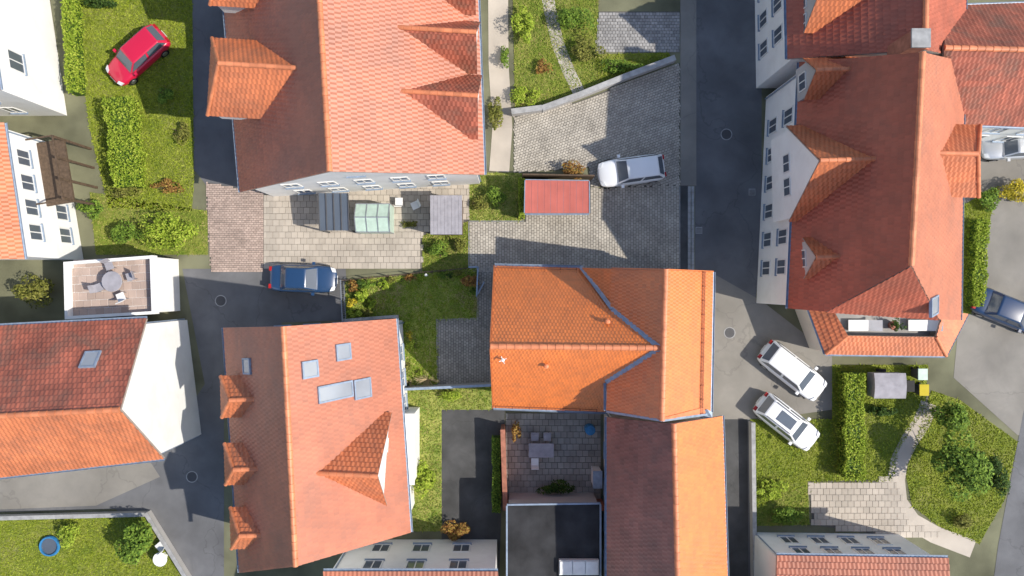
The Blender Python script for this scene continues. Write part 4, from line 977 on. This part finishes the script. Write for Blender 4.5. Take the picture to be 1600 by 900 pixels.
def tableset():
    c = P(845,700); t = empty('garden_table', c, 'grey rectangular table in the walled courtyard', 'table'); m_ = MB(); m_.box(c.x-.8,c.y-.45,.7,c.x+.8,c.y+.45,.75); part('tabletop', m_, 'canvas', t)
    for x in (-.7,.7):
        for y in (-.38,.38): m_ = MB(); m_.bar((c.x+x,c.y+y,0), (c.x+x,c.y+y,.7), .05); part('leg', m_, 'steel', t)
    chair(c+V((-.4,.8,0)), math.pi, 'grey chair north-west of the courtyard table', 'canvas', 'chairs at the courtyard table'); chair(c+V((.4,.8,0)), math.pi, 'grey chair north-east of the courtyard table', 'canvas', 'chairs at the courtyard table')
    chair(c+V((-.4,-.8,0)), 0, 'pale chair on the south side of the courtyard table', 'plastic_white', 'chairs at the courtyard table')
tableset()
c = P(938,740); cv = empty('storage_cabinet', c, 'pale storage cabinet at the east wall of the courtyard', 'cabinet'); m_ = MB(); m_.box(c.x-.6,c.y-.5,0,c.x-.1,c.y+.5,1.5); part('body', m_, 'plastic_white', cv); m_ = MB(); m_.box(c.x-.65,c.y-.55,1.502,c.x-.06,c.y+.55,1.56); part('lid', m_, 'zinc', cv)

# court north of the blue car: terrace roof, glass bits, shed
def court_things():
    a, b = P(498,302,2.5), P(545,360,2.4)
    r = empty('lean_to_canopy', V(((a.x+b.x)/2,(a.y+b.y)/2,0)), 'dark glazed canopy at the foot of the white south gable', 'canopy')
    m_ = MB(); m_.prism([V((a.x,a.y,2.6)), V((b.x,a.y,2.6)), V((b.x,b.y,2.3)), V((a.x,b.y,2.3))], -.05); part('glazing', m_, 'glass', r)
    for k in range(5):
        x = a.x+(b.x-a.x)*k/4; q = MB(); q.bar((x,a.y,2.63), (x,b.y,2.33), .06, .06); part('rafter', q, 'darkframe', r)
    for x in (a.x+.05, b.x-.05): q = MB(); q.bar((x,b.y+.05,0), (x,b.y+.05,2.27), .1, .1); part('post', q, 'darkframe', r)
    a, b = P(555,318,1.9), P(608,362,1.9)
    r = empty('greenhouse', V(((a.x+b.x)/2,(a.y+b.y)/2,0)), 'small greenhouse with pale green panes on the beige court', 'greenhouse'); ym = (a.y+b.y)/2
    for s_, (y0_, y1_) in enumerate(((a.y, ym), (b.y, ym))):
        for k in range(3):
            x0_ = a.x+(b.x-a.x)*k/3+.03; x1_ = a.x+(b.x-a.x)*(k+1)/3-.03; q = MB(); q.prism([V((x0_,y0_,1.7)), V((x1_,y0_,1.7)), V((x1_,y1_,2.15)), V((x0_,y1_,2.15))], -.02); part('roof_pane', q, 'mint', r)
    q = MB()
    for k in range(4):
        x = a.x+(b.x-a.x)*k/3
        q.bar((x,a.y,0),(x,a.y,1.7),.05); q.bar((x,b.y,0),(x,b.y,1.7),.05); q.bar((x,a.y,1.7),(x,ym,2.16),.05); q.bar((x,b.y,1.7),(x,ym,2.16),.05)
    q.bar((a.x,ym,2.17),(b.x,ym,2.17),.06); q.bar((a.x,a.y,1.7),(b.x,a.y,1.7),.05); q.bar((a.x,b.y,1.7),(b.x,b.y,1.7),.05); part('frame', q, 'steel', r)
    q = MB(); q.box(a.x+.04,b.y+.0,.03,b.x-.04,b.y+.02,1.66); q.box(a.x+.04,a.y-.02,.03,b.x-.04,a.y,1.66); q.box(a.x-.01,b.y+.03,.03,a.x+.01,a.y-.03,1.66); q.box(b.x-.01,b.y+.03,.03,b.x+.01,a.y-.03,1.66); part('side_panes', q, 'mint', r)
    a, b = P(672,305,2.3), P(722,366,2.3)
    r = empty('grey_shed', V(((a.x+b.x)/2,(a.y+b.y)/2,0)), 'small shed with purplish grey boarded roof beside the beige court', 'shed'); q = MB(); q.box(a.x+.1,b.y+.1,0,b.x-.1,a.y-.1,2.1); part('wall', q, 'wood', r)
    for k in range(9):
        x0_ = a.x+(b.x-a.x)*k/9; q = MB(); q.prism([V((x0_,a.y,2.25+.01*(k%2))), V((x0_+(b.x-a.x)/9-.01,a.y,2.25+.01*(k%2))), V((x0_+(b.x-a.x)/9-.01,b.y,2.13+.01*(k%2))), V((x0_,b.y,2.13+.01*(k%2)))], -.04); part('roof_board', q, 'canvas', r)
    shrub('court_shrub', 'green shrub on the small lawn south of the purplish grey shed', 690, 392, (.9,.7), 1.1, 'leaf', 800, .07)
    shrub('court_shrub', 'olive shrub on the small lawn beside the front yard setts', 718, 384, (.5,.8), .9, 'leaf_olive', 500, .07)
    shrub('court_plant', 'low plant between greenhouse and grey shed', 640, 350, (.7,.3), .5, 'leaf_olive', 300, .06)
    for i, (px, py) in enumerate(((625,316),(650,322))):
        chair(P(px,py), i*2.0, ('pale garden chair nearer the greenhouse','pale garden chair nearer the grey shed')[i], 'plastic_white', 'chairs on the beige court')
court_things()
# plants: west, north, east gardens
hedge('clipped_hedge', 'broad yellow-green hedge running south from the red car', P(200,160), P(212,295), 1.7, 1.5, 'leaf_bright', 200, .07)
hedge('clipped_hedge', 'long yellow-green hedge between the white cars and the garden', P(1322,580), P(1322,742), 1.25, 1.4, 'leaf_bright', 210, .07)
hedge('clipped_hedge', 'bright hedge strip along the east yard beside the tall house', P(1522,345), P(1514,478), .8, 1.1, 'leaf_bright', 200, .07)
hedge('clipped_hedge', 'hedge along the white walled house in the far north-west garden', P(118,-40), P(128,150), .8, 1.2, 'leaf_bright', 200, .07)
SH = [('round_bush','wide bright green bush at the bend of the reddish street',272,362,(1.9,1.3),1.7,'leaf_bright',1700,.09,0),
 ('round_bush','small dark bush west of the wide bright bush',204,366,(1.1,1.0),1.3,'leaf',900,.08,0),
 ('round_bush','green bush near the corner of the balcony house',152,328,(.9,.8),1.3,'leaf',800,.08,0),
 ('round_bush','yellow-green bush at the south end of the broad hedge',200,300,(1.1,.7),1.0,'leaf_olive',700,.07,0),
 ('dry_grass_clump','straw coloured clump at the edge of the reddish street',262,292,(1.3,.6),.6,'leaf_rust',500,.07,0),
 ('garden_bush','dark bush on the shaded lawn south-east of the red car',262,150,(.8,.7),.9,'leaf',500,.08,0),
 ('garden_bush','olive bush at the lane edge of the west garden',285,208,(.7,.8),.8,'leaf_olive',500,.08,0),
 ('garden_bush','dark bush at the north edge of the photo by the west lane',168,5,(1.3,.6),1.4,'leaf_dark',700,.08,0),
 ('yard_bush','yellow-green bush between the balcony house and roof terrace',64,455,(1.3,1.2),1.8,'leaf_olive',1100,.09,0),
 ('north_bush','leafy green bush in the north garden left of the path',820,45,(.9,1.3),1.4,'leaf_bright',900,.08,0),
 ('north_bush','green bush in the north garden right of the path, top',893,35,(1.3,1.1),1.5,'leaf',1100,.08,0),
 ('north_bush','yellow bush in the north garden right of the path',915,85,(1.3,1.1),1.3,'leaf_olive',900,.08,0),
 ('north_bush','low yellow-green bush at the west end of the retaining wall',820,150,(1.0,.8),.9,'leaf_bright',700,.07,0),
 ('north_bush','dark green bush beside the neighbour drive wall',970,105,(1.5,.5),.9,'leaf',700,.07,0),
 ('north_bush','small rusty bush between the path and the left bush',848,110,(.6,.7),.8,'leaf_rust',400,.07,0),
 ('side_bush','dark olive bush beside the salmon roofed house east eave',775,180,(.6,1.2),1.2,'leaf_olive',700,.08,0),
 ('side_bush','pale green bush by the path at the top edge',790,90,(.4,.9),1.0,'leaf',400,.07,0),
 ('yellow_bush','vivid yellow blossoming bush in the east yard',1580,303,(1.2,1.0),1.6,'leaf_yellow',1300,.07,0),
 ('east_bush','green bush left of the vivid yellow bush',1535,318,(1.0,.9),1.4,'leaf',900,.08,0),
 ('garden_tree','round green tree on the round lawn inside the curved path',1500,722,(1.9,2.2),4.0,'leaf',2600,.12,1.2),
 ('garden_tree','small bright tree at the north corner of the round lawn',1482,650,(1.1,1.0),2.8,'leaf',1200,.1,.8),
 ('lawn_bush','olive bush at the south tip of the round lawn',1500,810,(.9,.6),1.0,'leaf_olive',600,.08,0),
 ('lawn_bush','dark bush on the eastern rim of the round lawn',1545,740,(.9,1.4),1.5,'leaf_dark',900,.09,0),
 ('lawn_bush','dark bush at the south-west corner of the east garden',1225,800,(1.4,.7),1.2,'leaf',900,.08,0),
 ('lawn_bush','yellow-green bush on the east garden lawn near the lane',1200,765,(1.1,.8),1.0,'leaf_bright',700,.08,0),
 ('lawn_bush','green bush below the parked grey trailer',1372,642,(1.0,.4),.9,'leaf_dark',500,.08,0),
 ('backyard_bush','bright green bush beside the white cross gable wall',665,745,(.8,1.3),1.8,'leaf_bright',1100,.09,0),
 ('backyard_bush','brownish bush at the south end of the dark backyard',712,820,(1.2,.9),1.2,'leaf_rust',800,.08,0),
 ('backyard_bush','yellow-green bush just south of the garden boundary wall',700,615,(1.1,.4),.9,'leaf_bright',600,.07,0),
 ('corner_tree','leafy tree in the south-west garden near the road bend',210,850,(1.5,1.5),3.0,'leaf',1700,.11,.9),
 ('corner_bush','bright bush in the south-west garden next to the blue tub',115,835,(1.0,.9),1.2,'leaf_bright',700,.08,0)]
for n_, lb, px, py, r_, hh, m_, cnt, sz, tall in SH:
    shrub(n_, lb, px, py, r_, hh, m_, int(cnt*1.4), sz, tall=tall, cat='tree' if 'tree' in n_ else 'shrub', clumps=14 if cnt > 900 else 9)
lowwall('retaining_wall', 'curving pale retaining wall above the cobbled drive', [P(803,178), P(850,172), P(905,152), P(975,124), P(1055,94)], .7, .3, 'greywall', 'kerb')
lowwall('garden_kerb_wall', 'low pale wall along the road side of the south-west garden', [P(0,806), P(235,800), P(300,905)], .5, .2, 'greywall', 'kerb')
lowwall('garden_kerb_wall', 'low grey wall along the south lane beside the east garden', [P(1172,660), P(1174,820), P(1176,1000)], .6, .2, 'greywall', 'kerb')
# garden tub, bin
p = P(80,852); t = empty('paddling_pool', p, 'small round blue paddling pool on the south-west lawn', 'paddling pool'); q = MB(); q.lathe([(.62,0),(.68,.15),(.62,.28),(.54,.26),(.54,.06)], p, 20); part('pool_ring', q, 'plastic_blue', t); q = MB(); q.lathe([(.53,.1),(.53,.16)], p, 20); part('water', q, 'glass', t)
chair(P(255,850), .7, 'white plastic chair at the corner of the south-west garden', 'plastic_white', 'white chairs in the south-west garden'); 
p = P(258,868); t = empty('garden_table', p, 'small round white table beside the white plastic chair', 'table'); q = MB(); q.lathe([(.45,.68),(.46,.71),(.45,.73)], p, 18); part('tabletop', q, 'plastic_white', t); q = MB(); q.lathe([(.22,.01),(.03,.05),(.03,.68)], p, 8); part('pedestal', q, 'plastic_white', t)

# drains and manhole covers
def manhole(px, py, label):
    p = P(px, py); p.z = 0; r = empty('manhole_cover', p, label, 'manhole cover'); q = MB(); q.lathe([(.38,.002),(.38,.014),(.33,.016)], p, 20); part('frame_ring', q, 'kerb', r)
    q = MB(); q.lathe([(.32,.015),(.32,.021),(.3,.022)], p, 20)
    for i in range(-3, 4): q.box(p.x-.24, p.y+i*.075-.012, .022, p.x+.24, p.y+i*.075+.012, .028)
    part('cover', q, 'darkframe', r)
manhole(1135, 210, 'round iron cover in the shaded street left of the big cross gable'); manhole(1140, 520, 'round iron cover on the sunlit forecourt beside the orange house'); manhole(345, 470, 'round iron cover in the crossroads left of the dark blue car'); manhole(300, 745, 'round iron cover where the lane bends by the white gable')
for px, py, lb in ((1092, 360, 'square drain grate at the street edge by the front yard'), (1175, 300, 'square drain grate at the foot of the long street wall')):
    p = P(px, py); r0 = empty('drain_grate', p, lb, 'drain'); q = MB(); q.box(p.x-.22,p.y-.22,.003,p.x+.22,p.y+.22,.014); part('frame', q, 'kerb', r0)
    q = MB(); [q.box(p.x-.18,p.y-.17+i*.07,.015,p.x+.18,p.y-.14+i*.07,.022) for i in range(5)]; part('grate', q, 'darkframe', r0)

# ------------------------------------------------------------------ vehicles
CARM = {}
def car(label, px, py, ang, pt, L=4.5, W=1.8, H=1.48, kind='hatch', group='parked cars', rails=False):
    r = empty('parked_car', (0,0,0), label, 'car', group)
    key = (pt, L, W, H, kind)
    def sec(x, w_, zb, zt, c):  # ring of one cross section
        return [(x,-w_*.86,zb),(x,-w_,zb+.16),(x,-w_*1.0,zb+.38),(x,-w_*.95,zt-.08),(x,-w_*.78,zt),(x,-w_*.3,zt+c),(x,w_*.3,zt+c),(x,w_*.78,zt),(x,w_*.95,zt-.08),(x,w_,zb+.38),(x,w_,zb+.16),(x,w_*.86,zb)]
    h = W/2; l = L/2
    S = [(-l,h*.70,.38,.72,.0),(-l+.12,h*.88,.26,.86,.01),(-l+.5,h*.98,.2,.93,.02),(-l+1.2,h,.2,.95,.02),(0,h,.2,.94,.02),(l-1.3,h,.2,.92,.03),(l-.7,h*.97,.2,.84,.04),(l-.22,h*.86,.24,.72,.03),(l,h*.66,.34,.60,.0)]
    b = MB(); vs = [p for s in S for p in sec(*s)]; n = 12; k = len(S)
    fs = [(i*n+j, i*n+(j+1) % n, (i+1)*n+(j+1) % n, (i+1)*n+j) for i in range(k-1) for j in range(n)]+[tuple(range(n-1,-1,-1)), tuple((k-1)*n+j for j in range(n))]
    b.add(vs, fs); body = part('body', b, pt, r, smooth=True); md = body.modifiers.new('s', 'SUBSURF'); md.levels = 1; md.render_levels = 2
    xr0, xr1 = (-l+.12, -l+.55) if kind != 'sedan' else (-l+.75, -l+1.25)
    xf0, xf1 = l-1.15, l-1.85; wb, wt = h*.86, h*.70; zb, zt = .93, H
    B_ = [(xr0,-wb,zb),(xf0,-wb,zb),(xf0,wb,zb),(xr0,wb,zb)]; T_ = [(xr1,-wt,zt-.04),(xf1,-wt,zt),(xf1,wt,zt),(xr1,wt,zt-.04)]
    xm = (xr1+xf1)/2
    def lp(a, b_, t): return tuple(a[i]+(b_[i]-a[i])*t for i in range(3))
    c = MB(); c.add(B_+T_, [(0,1,5,4),(1,2,6,5),(2,3,7,6),(3,0,4,7),(4,5,6,7)]); cab = part('cabin', c, pt, r, smooth=False)
    bv = cab.modifiers.new('b', 'BEVEL'); bv.width = .09; bv.segments = 3; cab.data.polygons.foreach_set('use_smooth', [True]*5)
    def pane(name, q, off, in0=.09, in1=.1):
        a0, a1, t1, t0 = [V(x) for x in q]; nn = (a1-a0).cross(t0-a0).normalized(); cen = (a0+a1+t0+t1)/4
        if nn.dot(cen-V((xm,0,zb))) < 0: nn = -nn
        g_ = MB(); Q = [a0.lerp(t0,.1).lerp(a1.lerp(t1,.1), in0), a1.lerp(t1,.1).lerp(a0.lerp(t0,.1), in0), t1.lerp(a1,.1).lerp(t0.lerp(a0,.1), in1), t0.lerp(a0,.1).lerp(t1.lerp(a1,.1), in1)]
        g_.prism([p+nn*off for p in Q], -nn*.01); part(name, g_, 'glass', r)
    pane('windscreen', (B_[1],B_[2],T_[2],T_[1]), .014, .06, .07); pane('rear_window', (B_[3],B_[0],T_[0],T_[3]), .014, .1, .1)
    for s_ in (0, 1):
        b0, b1, t0, t1 = (B_[0],B_[1],T_[0],T_[1]) if s_ == 0 else (B_[3],B_[2],T_[3],T_[2])
        bm, tm = lp(b0,b1,.52), lp(t0,t1,.5); pane('side_window', (b0,bm,tm,t0), .014, .06, .06); pane('side_window', (bm,b1,t1,tm), .014, .05, .05)
    for x in (-l+.85, l-.85):
        for y in (-1, 1):
            q = MB(); q.tube((x,y*(h-.2),.32), (x,y*(h+.005),.32), .32, .31, 16); wh = part('wheel', q, 'black', r); q = MB(); q.tube((x,y*(h+.0),.32), (x,y*(h+.02),.32), .2, .18, 12); part('rim', q, 'rim', wh)
    for y in (-1, 1):
        q = MB(); q.prism([(l-.30,y*h*.5,.74),(l-.07,y*h*.5,.66),(l-.16,y*h*.80,.66),(l-.42,y*h*.86,.74)], (0,0,-.1)); 
        q2 = MB(); q2.prism([(l-.26,y*h*.52,.80),(l-.05,y*h*.50,.70),(l-.13,y*h*.78,.70),(l-.40,y*h*.86,.79)], (0,0,-.14)); part('headlight', q2, 'lamp_clear', r)
        q = MB(); q.box(-l-.01,y*h*.62-.14,.66,-l+.16,y*h*.62+.14,.84); part('tail_light', q, 'lamp_red', r)
        q = MB(); q.box(xf0-.35,y*h*1.0-.02 if y > 0 else -h-.17,.93,xf0-.17,y*h+.17 if y > 0 else -h+.02,1.07); part('mirror', q, pt, r)
    for x, nm in ((l+.0,'front_plate'), (-l-.012,'rear_plate')): q = MB(); q.box(x-.01,-.26,.42,x+.012,.26,.53); part(nm, q, 'plastic_white', r)
    if rails:
        for y in (-1, 1): q = MB(); q.bar((xr1+.1,y*wt*.86,H+.05),(xf1-.15,y*wt*.86,H+.06),.035,.04); q.bar((xr1+.2,y*wt*.86,H-.03),(xr1+.2,y*wt*.86,H+.05),.04); q.bar((xf1-.2,y*wt*.86,H-.03),(xf1-.2,y*wt*.86,H+.05),.04); part('roof_rail', q, 'darkframe', r)
        q = MB(); q.box(xr1+.7, -.35, H-.01, xf1-.25, .35, H+.012); part('sunroof', q, 'glass', r)
    p = P(px, py, .8); r.location = (p.x, p.y, .012); r.rotation_euler = (0,0,ang); return r
R_ = math.radians
car('red car parked on the lawn edge of the north-west garden', 213, 86, R_(222), 'p_red', 4.4, 1.85)
car('dark blue car parked below the beige court', 473, 435, R_(-2), 'p_blue', 4.3, 1.8, kind='sedan')
car('white car standing on the cobbled drive behind the red shed', 987, 266, R_(188), 'p_white', 4.3, 1.8)
car('white car parked diagonally on the forecourt, the northern of the two', 1240, 580, R_(-38), 'p_white', 4.7, 1.85)
car('white car parked diagonally on the forecourt, the southern of the two', 1231, 660, R_(-38), 'p_white', 4.5, 1.8, rails=True)
car('dark blue car parked in the east yard at the photo edge', 1578, 486, R_(-22), 'p_navy', 4.6, 1.85, kind='sedan')
car('silver car parked at the north-east edge of the east yard', 1590, 226, R_(183), 'p_silver', 4.4, 1.8)
# covered trailer
def trailer():
    p = P(1378,598); r = empty('box_trailer', p, 'grey covered trailer parked between the hedge and the curved path', 'trailer')
    q = MB(); q.box(p.x-1.2,p.y-.75,.5,p.x+.7,p.y+.75,1.5); part('cargo_box', q, 'canvas', r); q = MB()
    for i in range(4): y0_, y1_ = p.y-.8+i*.4, p.y-.8+(i+1)*.4; za, zb_ = 1.5+.12*math.sin(math.pi*i/4), 1.5+.12*math.sin(math.pi*(i+1)/4); q.poly([(p.x-1.25,y0_,za+.01),(p.x+.75,y0_,za+.01),(p.x+.75,y1_,zb_+.01),(p.x-1.25,y1_,zb_+.01)])
    part('cover', q, 'canvas', r)
    for y in (-.85,.85): q = MB(); q.tube((p.x-.2,p.y+y-.08,.3), (p.x-.2,p.y+y+.08,.3), .3, .3, 14); part('wheel', q, 'black', r)
    q = MB(); q.bar((p.x+.7,p.y-.5,.5),(p.x+1.7,p.y,.5),.07); q.bar((p.x+.7,p.y+.5,.5),(p.x+1.7,p.y,.5),.07); q.bar((p.x+1.65,p.y,.02),(p.x+1.65,p.y,.6),.06); part('drawbar', q, 'steel', r)
trailer()
def bin_(px, py, lb, m):
    p = P(px, py); r = empty('wheelie_bin', p, lb, 'bin', 'bins beside the trailer'); q = MB(); q.add([(p.x-.22,p.y-.25,.05),(p.x+.22,p.y-.25,.05),(p.x+.22,p.y+.25,.05),(p.x-.22,p.y+.25,.05),(p.x-.29,p.y-.34,1.0),(p.x+.29,p.y-.34,1.0),(p.x+.29,p.y+.34,1.0),(p.x-.29,p.y+.34,1.0)], [(3,2,1,0),(0,1,5,4),(1,2,6,5),(2,3,7,6),(3,0,4,7),(4,5,6,7)]); part('bin_body', q, 'darkframe', r)
    q = MB(); q.box(p.x-.3,p.y-.36,1.002,p.x+.3,p.y+.36,1.07); part('lid', q, m, r)
    for x in (-.2,.2): q = MB(); q.tube((p.x+x-.04,p.y+.3,.1),(p.x+x+.04,p.y+.3,.1),.1,.1,10); part('wheel', q, 'black', r)
bin_(1428, 582, 'bin with mint green lid east of the grey trailer', 'mint'); bin_(1430, 606, 'bin with yellow lid near the start of the curved path', 'leaf_yellow'); bin_(1408, 600, 'bin with black lid close to the grey trailer', 'black')
for o in bpy.data.objects:
    if o.name.startswith('x'): print('stray', o.name)
tot = sum(len(p.vertices)-2 for me in bpy.data.meshes for p in me.polygons); print('tris', tot, 'objects', len(bpy.data.objects))
